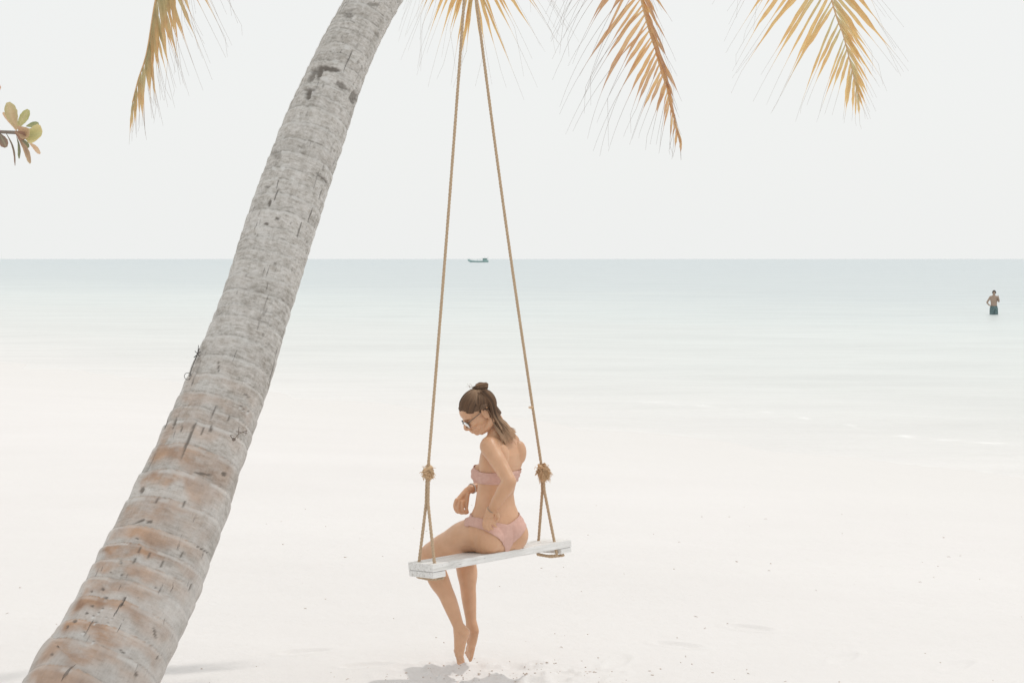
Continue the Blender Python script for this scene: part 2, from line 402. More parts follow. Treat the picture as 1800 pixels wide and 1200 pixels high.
viewd = np.array([0.0, -1.0, 0.0])                    # the side that faces the sea swing / beach walker
Fv = viewd - T * (T @ viewd)[:, None]; Fv /= np.linalg.norm(Fv, axis=1)[:, None]; Sv = np.cross(T, Fv)
th = np.linspace(0, 2 * math.pi, NA, endpoint=False)
TH, SS = np.meshgrid(th, S); RR = R[:, None] * np.ones_like(TH)
cx, cy = np.cos(TH), np.sin(TH)                        # cos = towards viewer side
tilt = np.interp(S, [0, 1.2, 2.6, 5], [0.62, 0.5, 0.36, 0.3])[:, None]
seff = SS - tilt * RR * cx - 0.10 * RR * cy + 0.020 * fbm(cx * 1.3 + 3, cy * 1.3, SS * 2.2, o=3, seed=51)
# irregular leaf scars
edges = [-0.6]; rr = random.Random(4)
while edges[-1] < L_TR + 0.6:
    e = edges[-1]; base = np.interp(e, [0, 1.2, 1.9, 2.6, 4], [0.135, 0.115, 0.082, 0.066, 0.06]); edges.append(e + base * rr.uniform(0.62, 1.35))
edges = np.array(edges); idx = np.clip(np.searchsorted(edges, seff) - 1, 0, len(edges) - 2)
ph = (seff - edges[idx]) / (edges[idx + 1] - edges[idx])
strength = np.array([rr.uniform(0.55, 1.0) for _ in edges])[idx]
prof = strength * (sstep(0, 0.82, ph) * sstep(1.0, 0.93, ph) - 0.35)
amp = np.interp(S, [0, 1.4, 2.4, 5], [0.0085, 0.0072, 0.0046, 0.0042])[:, None]
disp = amp * prof + 0.012 * fbm(cx * 1.1, cy * 1.1, SS * 1.3, o=3, seed=61) + 0.0022 * fbm(cx * RR * 40, cy * RR * 40, SS * 30, o=3, seed=64)
PX = C[:, None, :] + (Fv[:, None, :] * cx[..., None] + Sv[:, None, :] * cy[..., None]) * (RR + disp)[..., None]
# flare at the foot
U = 900 + PX[..., 0] / PX[..., 1] * F; Vp = 455 + (EYE - PX[..., 2]) / PX[..., 1] * F
front = cx > 0.05
gouge = np.zeros_like(TH); dent = np.zeros_like(TH); pale = np.zeros_like(TH)
def mark(u, v, a, b_, ang, dep=0.004, dark=1.0, palev=0.0):
    global gouge, dent, pale
    ca, sa = math.cos(math.radians(ang)), math.sin(math.radians(ang)); du, dv = U - u, Vp - v
    q = np.sqrt(((du * ca + dv * sa) / a) ** 2 + ((-du * sa + dv * ca) / b_) ** 2) + 0.25 * noise(U / 3.5, Vp / 3.5, seed=70)
    m = front * sstep(1.15, 0.7, q)
    gouge = np.maximum(gouge, m * dark); dent = np.maximum(dent, m * dep); pale = np.maximum(pale, m * palev)
# bites near the top
mark(578, 121, 20, 4.5, 8, 0.012); mark(562, 128, 6, 12, 20, 0.01); mark(549, 132, 5, 14, 25, 0.012, 0.8); mark(600, 150, 12, 6, 35, 0.010, .8); mark(542, 165, 5, 10, 10, 0.012)
mark(622, 171, 8, 13, 10, 0.014, .75); mark(545, 158, 12, 3, 0, 0.005, .7); mark(612, 27, 9, 5, 0, 0.006, .6); mark(655, 8, 10, 3, 10, .004, .6); mark(663, 62, 4, 5, 0, .004, .5)
for u, v in ((590, 109), (573, 137), (576, 143), (568, 139), (610, 83), (482, 297), (497, 296)): mark(u, v, 5, 4, 20, 0.0, 0.0, 1.0)
mark(568, 314, 14, 2.2, 42, .005, .9); mark(486, 272, 9, 9, 0, .004, .5); mark(474, 357, 3, 6, 10, .005); mark(471, 328, 5, 3, 0, .004, .7); mark(487, 384, 4, 3, 0, .004); mark(468, 394, 5, 3, 0, .004)
for k in range(34):
    v = rr.uniform(10, 620); uc = np.interp(v, [c[0] for c in cl][::-1], [c[1] for c in cl][::-1]); mark(uc + rr.uniform(-48, 48), v, rr.uniform(1.0, 2.2), rr.uniform(2, 6), 14, .002, rr.uniform(.3, .6))
# slits and holes lower down
for u, v, a, b_, an in ((377, 722, 1.6, 15, 24), (307, 743, 2, 11, 20), (341, 750, 2.6, 9, 26), (371, 753, 2, 10, 20), (319, 752, 1.2, 8, 12), (356, 756, 1.2, 8, 20), (330, 775, 3, 30, 22),
                        (358, 833, 18, 2.2, 8), (394, 833, 4.5, 4, 0), (250, 861, 4, 7, 25), (275, 880, 2.2, 7, 40), (324, 885, 1.6, 8, 25), (384, 646, 1.2, 12, 0), (263, 917, 5, 3, -20),
                        (245, 916, 12, 1.4, -20), (241, 946, 2.6, 2, 0), (245, 965, 1.4, 8, 20), (236, 985, 1.4, 8, 22), (213, 989, 3, 2.4, 0), (195, 1005, 2, 2, 0), (215, 1010, 2, 2, 0),
                        (186, 1050, 4.5, 2.6, 0), (221, 1050, 1.6, 8, 35), (214, 1063, 3, 2, 0), (180, 1035, 3, 3, 0), (162, 1065, 3, 2.4, 0), (152, 1077, 3.4, 2.2, 0), (131, 1091, 5, 2.4, -30), (118, 1101, 4, 2.2, -50),
                        (161, 1039, 2, 2, 0), (274, 1033, 2.4, 2.4, 0), (215, 1145, 6, 2, 35), (239, 1185, 3, 5, 0), (101, 1136, 2.2, 2, 0), (91, 1149, 2, 2, 0), (272, 1112, 2, 10, -10), (277, 1155, 1.4, 6, 15),
                        (355, 965, 14, 1.2, 30), (320, 975, 1.2, 7, 20), (262, 975, 1.2, 7, 20), (285, 990, 1.2, 8, 20), (243, 1045, 1, 6, 15), (335, 1030, 1, 7, 20), (432, 694, 9, 1.6, 35), (292, 745, 1.4, 9, 22), (403, 735, 1.2, 8, 20)):
    mark(u, v, a, b_, an, 0.004, 0.95)
for u, v in ((194, 1068), (178, 1072), (173, 1079), (163, 1085), (185, 1086), (194, 1089), (166, 1096), (190, 1097), (145, 1113), (162, 1130), (213, 1062), (213, 988), (422, 717), (427, 722), (435, 726)):
    mark(u, v, 2.4, 2.0, 0, 0.003, 0.0, 1.0)
    mark(u + 1.5, v - 3.0, 2.2, 1.2, 0, 0.004, 0.8)
PX = PX - (Fv[:, None, :] * cx[..., None] + Sv[:, None, :] * cy[..., None]) * dent[..., None]
lowm = sstep(560, 900, Vp) * 0.95 + 0.05
leftb = 0.35 + 0.65 * sstep(0.75, -0.5, -cy * 1.0 + 0.15 if False else (U - np.interp(Vp, [c[0] for c in cl][::-1], [c[1] for c in cl][::-1])) / 120)
band = sstep(0.30, 0.62, (ph * 0.7 + 0.5 * fbm(cx * 2 + 1, cy * 2, idx * 3.7, o=3, seed=77) + 0.25)) * (0.55 + 0.45 * np.sin(idx * 2.3) ** 2)
stainm = np.clip(lowm * leftb * (band * 0.9 + 0.22), 0, 1)
stainm *= (1 - 0.75 * sstep(0.80, 0.95, np.abs(cy)))
edge = sstep(0.80, 0.9, ph) * sstep(1.0, 0.95, ph) * (0.4 + 0.6 * (fbm(cx * 3, cy * 3, SS * 4, o=2, seed=79) > -0.1)) * strength
edge = np.maximum(edge, pale * 1.3)
verts = PX.reshape(-1, 3); n0 = NR * NA
ri, ci = np.meshgrid(np.arange(NR - 1), np.arange(NA), indexing='ij'); a = ri * NA + ci; bq = ri * NA + (ci + 1) % NA
Q = np.stack([a, bq, bq + NA, a + NA], -1).reshape(-1, 4).astype(np.int32)
me = bpy.data.meshes.new('trunk'); me.vertices.add(n0); me.vertices.foreach_set('co', verts.astype(np.float32).ravel())
me.loops.add(Q.size); me.loops.foreach_set('vertex_index', Q.ravel()); me.polygons.add(len(Q)); me.polygons.foreach_set('loop_start', np.arange(0, Q.size, 4, dtype=np.int32))
me.polygons.foreach_set('use_smooth', np.ones(len(Q), dtype=bool)); me.update(calc_edges=True); me.validate()
at = me.attributes.new('trunkco', 'FLOAT_VECTOR', 'POINT'); at.data.foreach_set('vector', np.stack([cx * 0.2, cy * 0.2, seff], -1).astype(np.float32).ravel())
tonev = np.array([rr.uniform(-.22, .22) for _ in edges])[idx] * (0.6 + 0.4 * fbm(cx * 2, cy * 2, SS * 2, o=2, seed=83)) - 0.42 * sstep(0.55, 0.0, ph) * strength * (0.5 + 0.5 * fbm(cx * 3, cy * 3, SS * 5, o=3, seed=84)) - 0.75 * (sstep(0.05, 0.0, ph) + sstep(0.955, 1.0, ph)) * np.clip(fbm(cx * 5, cy * 5, SS * 7, o=2, seed=85) + .45, 0, 1)
for k, (w_, s_k) in enumerate(((0.03, 3.1), (0.05, 9.7))):     # finer secondary scars inside each ring
    q = (ph * (3 + k * 2) + 0.5 * fbm(cx * 2, cy * 2, idx * s_k, o=2, seed=90 + k)) % 1.0; tonev = tonev - 0.75 * sstep(0.12, 0.0, q) * np.clip(fbm(cx * 4, cy * 4, SS * 9, o=2, seed=95 + k) + .3, 0, 1)
tonev = tonev * np.interp(S, [0, 1.2, 2.2], [0.55, 0.7, 1.0])[:, None]
at = me.attributes.new('ringtone', 'FLOAT', 'POINT'); at.data.foreach_set('value', tonev.astype(np.float32).ravel())
at = me.color_attributes.new('feature', 'FLOAT_COLOR', 'POINT'); at.data.foreach_set('color', np.stack([stainm, gouge, edge, np.ones_like(edge)], -1).astype(np.float32).ravel())
me.materials.append(M_bark); trunk = bpy.data.objects.new('trunk', me); COL.objects.link(trunk); put(trunk, palm)

CROWN = P(948, -700, 7.07)
mb = MB(); ellipsoid(mb, CROWN + Vector((0, 0, 0.02)), XYZ, (0.15, 0.15, 0.22), 16, 10); mb.build('crown_heart', M_branch, palm)

leaf_rng = random.Random(11)
def lerp3(a, b_, t): return tuple(a[i] + (b_[i] - a[i]) * t for i in range(3))
PAL = {'gold': ((0.50, 0.49, 0.30), (0.74, 0.50, 0.22), (0.82, 0.55, 0.25), (0.46, 0.42, 0.39)),
       'olive': ((0.42, 0.45, 0.30), (0.56, 0.47, 0.26), (0.78, 0.50, 0.24), (0.42, 0.37, 0.34)),
       'rust': ((0.76, 0.52, 0.28), (0.76, 0.46, 0.20), (0.58, 0.37, 0.25), (0.36, 0.32, 0.30)),
       'green': ((0.10, 0.16, 0.06), (0.13, 0.20, 0.07), (0.24, 0.26, 0.09), (0.25, 0.2, 0.12))}
def leaflet(mb, base, d, nrm, L, W, droop, pal, r, cut=0.62, segs=14, sway=0.0):
    """a folded blade that withers to a bare midrib beyond `cut` of its length"""
    d = d.normalized(); side = d.cross(nrm).normalized(); pts = []
    p = Vector(base); dd = d.copy(); st = L / segs; c0, c1_, c2_, c3 = PAL[pal]
    hue = r.random(); c0 = lerp3(c0, c1_, hue * 0.9); c1_ = lerp3(c1_, c2_, r.random() * 0.7)
    V, Cc = [], []
    kink = r.randint(int(segs * .6), segs - 2) if r.random() < 0.4 else -1
    kv = Vector((r.uniform(-.5, .5), r.uniform(-.3, .3), r.uniform(-.6, 0.1)))
    torn = r.uniform(-0.08, 0.08)
    for i in range(segs + 1):
        t = i / segs
        g = dd.cross(side); 
        wid = W * min(1, 0.35 + t * 5) * (1 if t < cut * .7 else max(0.0, 1 - (t - cut * .7) / (cut * .3 + torn * .5 + .02)))
        tip = 0.0009 * (1 - t) + 0.0004
        w1 = max(wid * (1 + 0.18 * math.sin(i * 2.1 + hue * 6)), tip); w2 = max(wid * (1 - 0.15 * math.sin(i * 1.7 + hue * 9)) * (1 if t < cut - .12 + torn else .6), tip)
        nn = dd.cross(side).normalized()
        V += [p + side * w1 + nn * w1 * 0.35, p, p - side * w2 + nn * w2 * 0.35]
        col = lerp3(c0, c1_, min(1, t / (cut * .6))) if t < cut * .6 else (lerp3(c1_, c2_, (t - cut * .6) / (cut * .4)) if t < cut else lerp3(c2_, c3, min(1, (t - cut) / .12)))
        Cc += [col, lerp3(col, (1, 1, 1), 0.06), col]
        p = p + dd * st
        dd = (dd + Vector((sway, 0, -droop)) * (st * (0.5 + 1.6 * t)) ).normalized()
        if i == kink: dd = (dd + kv).normalized()
        side = (side - dd * side.dot(dd)).normalized()
    Fc = []
    for i in range(segs):
        a = i * 3; Fc += [(a, a + 1, a + 4, a + 3), (a + 1, a + 2, a + 5, a + 4)]
    mb.add(V, Fc, Cc)

extra = MB()
def frond(path, r0, r1, start, spacing, lens, spread, W, pal, label=None, droop=(0.5, 1.2), flat=None, sides=(-1, 1), budget=999, cut=(0.45, 0.75), sideangle=None, sway=0, sidelen=(1, 1), segs=14, dirs=None, cutR=None, widR=1.0, jit=0.05):
    """path: rachis points. lens(t): leaflet length. spread(t): angle from the rachis. leaflets nearest the tip become separate parts"""
    pts = smooth_path(path, None, 14); cum = [0]
    for a, b_ in zip(pts, pts[1:]): cum.append(cum[-1] + (b_ - a).length)
    tot = cum[-1]; rad = [r0 + (r1 - r0) * c / tot for c in cum]
    mb = MB(); tube(mb, pts, rad, 8)
    fo = mb.build('frond', M_rachis, palm) if budget else None
    if fo and label: fo['label'] = label
    if not fo: tube(stalks, pts, rad, 6)
    r = leaf_rng; s = tot; jobs = []
    while s > tot * start:
        for sd in sides: jobs.append((s - r.uniform(0, spacing * .5), sd))
        s -= spacing * (1 + 0.25 * r.random())
    for k, (s, sd) in enumerate(jobs):
        i = max(1, min(len(cum) - 1, int(np.searchsorted(cum, s)))); f = (s - cum[i - 1]) / max(1e-6, cum[i] - cum[i - 1])
        p = pts[i - 1].lerp(pts[i], min(1, max(0, f))); t = s / tot
        tg = (pts[i] - pts[i - 1]).normalized()
        nrm = flat if flat is not None else Vector((0, 0, 1)); nrm = (nrm - tg * nrm.dot(tg)).normalized()
        sv = tg.cross(nrm).normalized() * sd
        an = math.radians((spread(t) if spread else 30) + r.uniform(-6, 6))
        d = tg * math.cos(an) + sv * math.sin(an) + nrm * r.uniform(-0.14, 0.10)
        if dirs is not None:
            dx, dy_, dz = dirs(t, sd); d = Vector((dx, dy_, -dz)).normalized(); d = (d + Vector((r.gauss(0, jit), r.gauss(0, .05), r.gauss(0, .03)))).normalized()
        Lf = lens(t) * r.uniform(0.82, 1.12) * sidelen[0 if sd < 0 else 1]
        c = r.uniform(*(cut if sd < 0 or cutR is None else cutR)); Wk = W * (1 if sd < 0 else widR); m = MB() if k < budget else extra
        leaflet(m, p, d, nrm, Lf, Wk * r.uniform(0.65, 1.2) * (0.6 + 0.4 * min(1, (1 - t) * 6)), r.uniform(*droop), pal, r, c, segs, sway)
        if k < budget: m.build('leaflet', M_leaf, fo)
stalks = MB()
FRONT = Vector((0, -1, 0.12))
def mixd(a, b_, q): return tuple(a[i] + (b_[i] - a[i]) * q for i in range(3))
# directions are (right, away, down)
frond([CROWN + Vector((-.1, -.05, .1)), P(800, -840, 6.9), P(600, -760, 6.8), P(440, -540, 6.75), P(345, -290, 6.75), P(296, -90, 6.78), P(274, 0, 6.79), P(258.5, 91, 6.8), P(243, 141, 6.82), P(233, 180, 6.83)],
      0.022, 0.003, 0.50, 0.030, lambda t: 0.20 + 0.42 * min(1, (1 - t) * 5), None, 0.0082, 'olive',
      'olive and orange frond drooping at the upper left, left of the trunk', (0.2, 0.7), Vector((0.15, -1, 0.1)), (-1, 1), 62, (0.45, 0.72), sway=0.15,
      dirs=lambda t, sd: mixd((-.02, .05 * sd, 1), (.42 if sd > 0 else .16, .25 * sd, 1), min(1, (1 - t) * 4.5)))
frond([CROWN + Vector((-.03, .1, .1)), P(930, -860, 7.5), P(880, -700, 8.1), P(850, -420, 8.4), P(835, -230, 8.3), P(829, -130, 8.2), P(830, -60, 8.15), P(833, -22, 8.12)],
      0.020, 0.003, 0.4, 0.032, lambda t: 0.66 + 0.36 * min(1, (1 - t) * 5), None, 0.0135, 'gold',
      'short fan of gold leaflets hanging behind the swing ropes', (0.1, 0.5), FRONT, (-1, 1), 46, (0.52, 0.76),
      dirs=lambda t, sd: mixd((.12 * sd, 0, 1), ((-.50 if sd < 0 else .86), .1, 1), min(1, (1 - t) * 9)))
frond([CROWN + Vector((.05, -.05, .1)), P(990, -830, 6.9), P(1035, -600, 6.8), P(1070, -350, 6.78), P(1098, -140, 6.8), P(1127.6, 0, 6.82), P(1145, 65, 6.83), P(1158, 102, 6.84), P(1171, 147, 6.85), P(1178, 184, 6.86), P(1187, 215, 6.87), P(1197, 245, 6.87)],
      0.016, 0.003, 0.42, 0.024, lambda t: 0.08 + 0.50 * min(1, (1 - t) * 5.5), None, 0.0088, 'rust',
      'withered rust brown frond hanging right of the swing, ragged at its tip', (0.5, 1.6), FRONT, (-1, 1), 84, (0.15, 0.62), sidelen=(1.12, 0.55), cutR=(0.4, 0.9), widR=0.85, jit=0.09,
      dirs=lambda t, sd: mixd((-.05, 0, 1) if sd < 0 else (.25, 0, 1), (-.80, .1, 1) if sd < 0 else (.52, -.1, 1), min(1, (1 - t) * 5)))
frond([CROWN + Vector((.1, -.02, .1)), P(1080, -860, 7.0), P(1230, -720, 7.0), P(1345, -460, 7.0), P(1415, -200, 7.0), P(1462, 0, 7.0), P(1483, 64, 7.0), P(1497, 120, 7.0), P(1508, 165, 7.0)],
      0.017, 0.0025, 0.42, 0.032, lambda t: 0.17 + 0.60 * min(1, (1 - t) * 5), None, 0.0088, 'gold',
      'broad golden frond spreading at the upper right of the beach', (0.1, 0.45), FRONT, (-1, 1), 108, (0.50, 0.78), sidelen=(1, 0.85),
      dirs=lambda t, sd: mixd((-.02, 0, 1) if sd < 0 else (.36, 0, 1), (-.74, .05, 1) if sd < 0 else (.90, .05, 1), min(1, (1 - t) * 6)))
up = CROWN + Vector((0, 0, 0.15))
for k, (az, reach, rise, drop) in enumerate(((100, 1.5, 1.6, 0.9), (60, 1.5, 1.6, 0.9), (20, 1.9, 1.5, 0.6), (-30, 2.5, 1.3, 0.5), (-75, 2.3, 1.4, 0.5), (215, 2.2, 1.4, 0.6), (160, 1.7, 1.5, 0.9), (250, 2.3, 1.5, 0.4), (130, 1.5, 2.2, 1.5), (300, 1.2, 2.3, 1.7))):
    a = math.radians(az); dv = Vector((math.cos(a), math.sin(a), 0))
    frond([up, up + dv * reach * .3 + Vector((0, 0, rise * .75)), up + dv * reach * .65 + Vector((0, 0, rise * .95)), up + dv * reach + Vector((0, 0, drop + .2)), up + dv * reach * 1.12 + Vector((0, 0, drop - .25))],
          0.022, 0.004, 0.2, 0.06, lambda t: 0.35 + 0.45 * math.sin(min(1, t * 1.1) * math.pi), lambda t: 35 + 30 * (1 - t), 0.015, 'green', None, (0.6, 1.2), Vector((0, 0, 1)), (-1, 1), 0, (0.9, 0.97), segs=7)
tag(stalks.build('frond_stalks', M_rachis, palm), kind='stuff')
tag(extra.build('leaflets', M_leaf, palm), kind='stuff')

# bits stuck to the trunk
def wire(pts, r): m = MB(); tube(m, smooth_path([P(*p) for p in pts], None, 4), r, 6); return m
m = wire([(349, 607, 6.60), (347, 622, 6.57), (344, 630, 6.58), (336, 650, 6.56), (331, 672, 6.6)], 0.0016)
tube(m, [P(343, 617, 6.57), P(351, 626, 6.57)], 0.0018, 6); tube(m, [P(350, 613, 6.57), P(343, 632, 6.57)], 0.0026, 6); tube(m, [P(352, 618, 6.57), P(341, 628, 6.57)], 0.002, 6)
ring = [P(330 + 6 * math.cos(q), 661 + 6 * math.sin(q), 6.565) for q in np.linspace(0, 2 * math.pi, 17)]; tube(m, ring, 0.0014, 6, round_ends=False)
m.build('twisted_wire', M_frame, palm)
m = wire([(405, 765, 6.40), (411, 772, 6.38), (420, 762, 6.37), (434, 757, 6.37)], 0.0018)
for a, b_ in (((415, 758), (434, 761)), ((420, 750), (418, 770)), ((433, 756), (432, 764)), ((406, 764), (412, 766))): tube(m, [P(*a, 6.375), P(*b_, 6.37)], 0.0014, 6)
ellipsoid(m, P(411, 772, 6.385), XYZ, (.009, .006, .008), 8, 6)
m.build('dry_root_stub', M_branch, palm)

# ------------------------------------------------------------------ rope swing
B_ = P(760, 992, 6.66); C_ = P(1004, 948, 7.25)
axl = (C_ - B_); LEN = axl.length; axl.normalize()
A_ = P(716, 988, 6.80); wv = A_ - B_; wv = (wv - axl * wv.dot(axl)); WID = wv.length; axw = wv.normalized(); axn = axl.cross(axw).normalized()
if axn.z < 0: axn = -axn
swing = empty('rope_swing', (B_ + C_) / 2 + axw * WID / 2, 'white plank swing hung on two long hemp ropes from the palm', 'swing')
def obox(name, l0, l1, w0, w1, n0_, n1_, bev=0.003):
    m_ = MB(); c = B_ + axl * (l0 + l1) / 2 + axw * (w0 + w1) / 2 + axn * (n0_ + n1_) / 2
    m_.box((0, 0, 0), XYZ, ((l1 - l0) / 2, (w1 - w0) / 2, (n1_ - n0_) / 2))
    o = m_.build(name, M_white, None, smooth=False)
    bm = bmesh.new(); bm.from_mesh(o.data)
    bmesh.ops.bevel(bm, geom=bm.edges[:], offset=bev, segments=2, affect='EDGES', profile=0.6)
    bmesh.ops.recalc_face_normals(bm, faces=bm.faces); bm.to_mesh(o.data); bm.free()
    M4 = Matrix((axl, axw, axn)).transposed().to_4x4(); M4.translation = c; o.matrix_world = M4
    o.matrix_basis = M4; put(o, swing); return o
obox('seat_board', 0, LEN, 0, WID, -0.036, 0)
obox('end_block', 0.001, 0.078, 0.002, WID - 0.002, -0.066, -0.0375)
obox('end_block', LEN - 0.072, LEN - 0.001, 0.002, WID - 0.002, -0.062, -0.0375)
def rope(m_, pts, r=0.0076, pitch=0.055, n=6):
    pts = [Vector(p) for p in pts]; cum = [0]
    for a, b_ in zip(pts, pts[1:]): cum.append(cum[-1] + (b_ - a).length)
    tot = cum[-1]; K = max(6, int(tot / pitch * 9)); path = []
    for i in range(K + 1):
        s = tot * i / K; j = max(1, min(len(cum) - 1, int(np.searchsorted(cum, s)))); f = (s - cum[j - 1]) / max(1e-6, (cum[j] - cum[j - 1])); path.append((pts[j - 1].lerp(pts[j], f), s))
    fr = frames([p for p, _ in path])
    for st in range(3):
        q = [p + (u * math.cos(2 * math.pi * (s / pitch + st / 3)) + w * math.sin(2 * math.pi * (s / pitch + st / 3))) * r * 0.48 for (p, s), (t, u, w) in zip(path, fr)]
        tube(m_, q, r * 0.56, n)
def fuzz(m_, pts, n, ln, r):
    pts = [Vector(p) for p in pts]
    for _ in range(n):
        j = r.randrange(len(pts) - 1); p = pts[j].lerp(pts[j + 1], r.random()); d = Vector((r.gauss(0, 1), r.gauss(0, 1), r.gauss(0, 1))).normalized() * ln * r.uniform(.4, 1)
        tube(m_, [p, p + d * .5 + Vector((0, 0, .001)), p + d], [0.0006, 0.0005, 0.0003], 3, round_ends=False)
APX = P(824, -92, 6.97)
KL = P(752, 830, 6.77); KR = P(953, 826, 7.22)
rr = random.Random(5)
def upper(name, top, bot, sag, lab):
    m_ = MB(); pts = [top.lerp(bot, t) + Vector((sag * math.sin(math.pi * t), 0, 0)) for t in np.linspace(0, 1, 24)]
    rope(m_, pts); fuzz(m_, pts, 160, 0.012, rr); o = m_.build(name, M_rope, swing); o['label'] = lab
upper('hanging_rope', APX + Vector((-.004, 0, 0)), KL, 0.004, 'left long rope'); upper('hanging_rope', APX + Vector((.004, 0, 0)), KR, -0.010, 'right long rope')
# loop round the trunk
i0 = int(np.argmin(np.abs(C[:, 2] - (APX.z + 0.27)))); cc = Vector(C[i0]); m_ = MB()
for off in (0, 0.02, 0.04):
    pts = []
    for q in np.linspace(0, 2 * math.pi, 40):
        pts.append(cc + Vector(T[i0]) * (off - 0.02) + (Vector(Fv[i0]) * math.cos(q) + Vector(Sv[i0]) * math.sin(q)) * (R[i0] + 0.016))
    rope(m_, pts)
rgt = max(((cc + (Vector(Fv[i0]) * math.cos(q) + Vector(Sv[i0]) * math.sin(q)) * (R[i0] + 0.02)) for q in np.linspace(0, 6.28, 60)), key=lambda p: p.x)
rope(m_, [rgt + Vector((0, 0, .01)), APX]); rope(m_, [rgt + Vector((-.03, .01, 0)), APX + Vector((.005, .008, 0))])
m_.build('trunk_loop', M_rope, swing)
def onboard(l, w, n_=0.0): return B_ + axl * l + axw * w + axn * n_
fl, bl = onboard(0.035, 0.024), onboard(0.035, WID - 0.022); frr, brr = onboard(LEN - 0.085, 0.022), onboard(LEN - 0.085, WID - 0.022)
def knot(center, front, back, seed, bushy, lab):
    r = random.Random(seed); m_ = MB(); fork = center.lerp((front + back) / 2, 0.34 if bushy < 1 else 0.28)
    legs = MB()
    for s_, e in ((-1, back), (1, front)):
        o_ = (front - back).normalized() * 0.007 * s_
        rope(legs, [center + o_ * .6, center.lerp(fork, .5) + o_, fork + o_, e - axn * 0.066], 0.0078)
    ub = -0.070
    rope(legs, [front + axn * ub, (front + back) / 2 + axn * (ub - .006), back + axn * ub]); rope(legs, [front + axn * (ub - .004) + axl * .045, (front + back) / 2 + axn * (ub - .012) + axl * .02, back + axn * (ub - .002)])
    rope(legs, [center.lerp(fork, .25), center.lerp(fork, .3) + Vector((.004, -.012, 0)), center.lerp(fork, .42)], 0.006)
    legs.build('rope_bridle', M_rope, swing)
    # the knot: interlocking turns
    for k in range(4):
        pts = []; a0 = r.uniform(0, 6.28); tl = r.uniform(-.7, .7)
        for q in np.linspace(0, 2 * math.pi, 15):
            x, y, z = 0.017 * math.cos(q + a0), 0.016 * math.sin(q + a0), (k - 1.5) * 0.011 + 0.010 * math.sin(q * 1.0 + tl * 4)
            pts.append(center + Vector((x, y, z)))
        rope(m_, pts, 0.0075)
    k_ = m_.build('knot', M_fray, swing); k_['label'] = lab
    fm = MB(); 
    dirs = [(Vector((1.0, -.5, -.35)), 1.0), (Vector((-1.0, -.4, .0)), .7), (Vector((.5, -.8, -1.0)), .8), (Vector((.6, -.3, .4)), .5)] if bushy < 1 else [(Vector((.9, -.6, -.6)), 1.15), (Vector((.3, -.8, -.9)), 1.3), (Vector((.8, -.5, .1)), .9), (Vector((-.2, -.8, -.2)), .7), (Vector((.5, -.5, -1.2)), 1.4)]
    for dv, ln in dirs:
        for _ in range(int(80 * (1 + bushy * .5))):
            d = (dv.normalized() + Vector((r.gauss(0, .36), r.gauss(0, .36), r.gauss(0, .36)))).normalized() * (0.034 if bushy > 1 else 0.025) * ln * r.uniform(.5, 1.1)
            p = center + Vector((r.gauss(0, .010), r.gauss(-.004, .008), r.gauss(0, .012)))
            tube(fm, [p, p + d * .6 + Vector((0, 0, r.uniform(-.004, .004))), p + d + Vector((0, 0, -.006))], [0.0022, 0.0017, 0.0008], 4, round_ends=False)
    fm.build('frayed_end', M_fray, k_)
knot(KL, fl, bl, 3, 0.5, 'compact left knot'); knot(KR, frr, brr, 8, 1.3, 'bushy right knot')
m_ = MB(); mk = P(933, 718, 7.14); pts = [mk + Vector((.009 * math.cos(q), .009 * math.sin(q), .001 * q)) for q in np.linspace(0, 12, 30)]; tube(m_, pts, 0.0022, 6)
for s_ in (-1, 1): tube(m_, [mk, mk + Vector((.012 * s_, -.008, .008))], .001, 4)
m_.build('twine_whipping', M_fray, swing)

# ------------------------------------------------------------------ people
def evaluated(o):
    dg = bpy.context.evaluated_depsgraph_get(); dg.update(); return bpy.data.meshes.new_from_object(o.evaluated_get(dg))
def remesh(mb, voxel, smooth_it, name):
    """fuse overlapping closed shapes into one continuous surface"""
    me = bpy.data.meshes.new('tmp'); me.from_pydata(mb.v, [], mb.f); me.update()
    bm = bmesh.new(); bm.from_mesh(me); bmesh.ops.recalc_face_normals(bm, faces=bm.faces); bm.to_mesh(me); bm.free()
    o = bpy.data.objects.new('tmp', me); COL.objects.link(o)
    md = o.modifiers.new('r', 'REMESH'); md.mode = 'VOXEL'; md.voxel_size = voxel; md.adaptivity = 0
    sm = o.modifiers.new('s', 'SMOOTH'); sm.factor = 0.5; sm.iterations = smooth_it
    out = evaluated(o); out.name = name
    bpy.data.objects.remove(o); bpy.data.meshes.remove(me)
    out.polygons.foreach_set('use_smooth', [True] * len(out.polygons)); return out
def mesh_np(me):
    v = np.empty(len(me.vertices) * 3, np.float32); me.vertices.foreach_get('co', v)
    n = np.empty(len(me.vertices) * 3, np.float32); me.vertices.foreach_get('normal', n)
    return v.reshape(-1, 3), n.reshape(-1, 3)
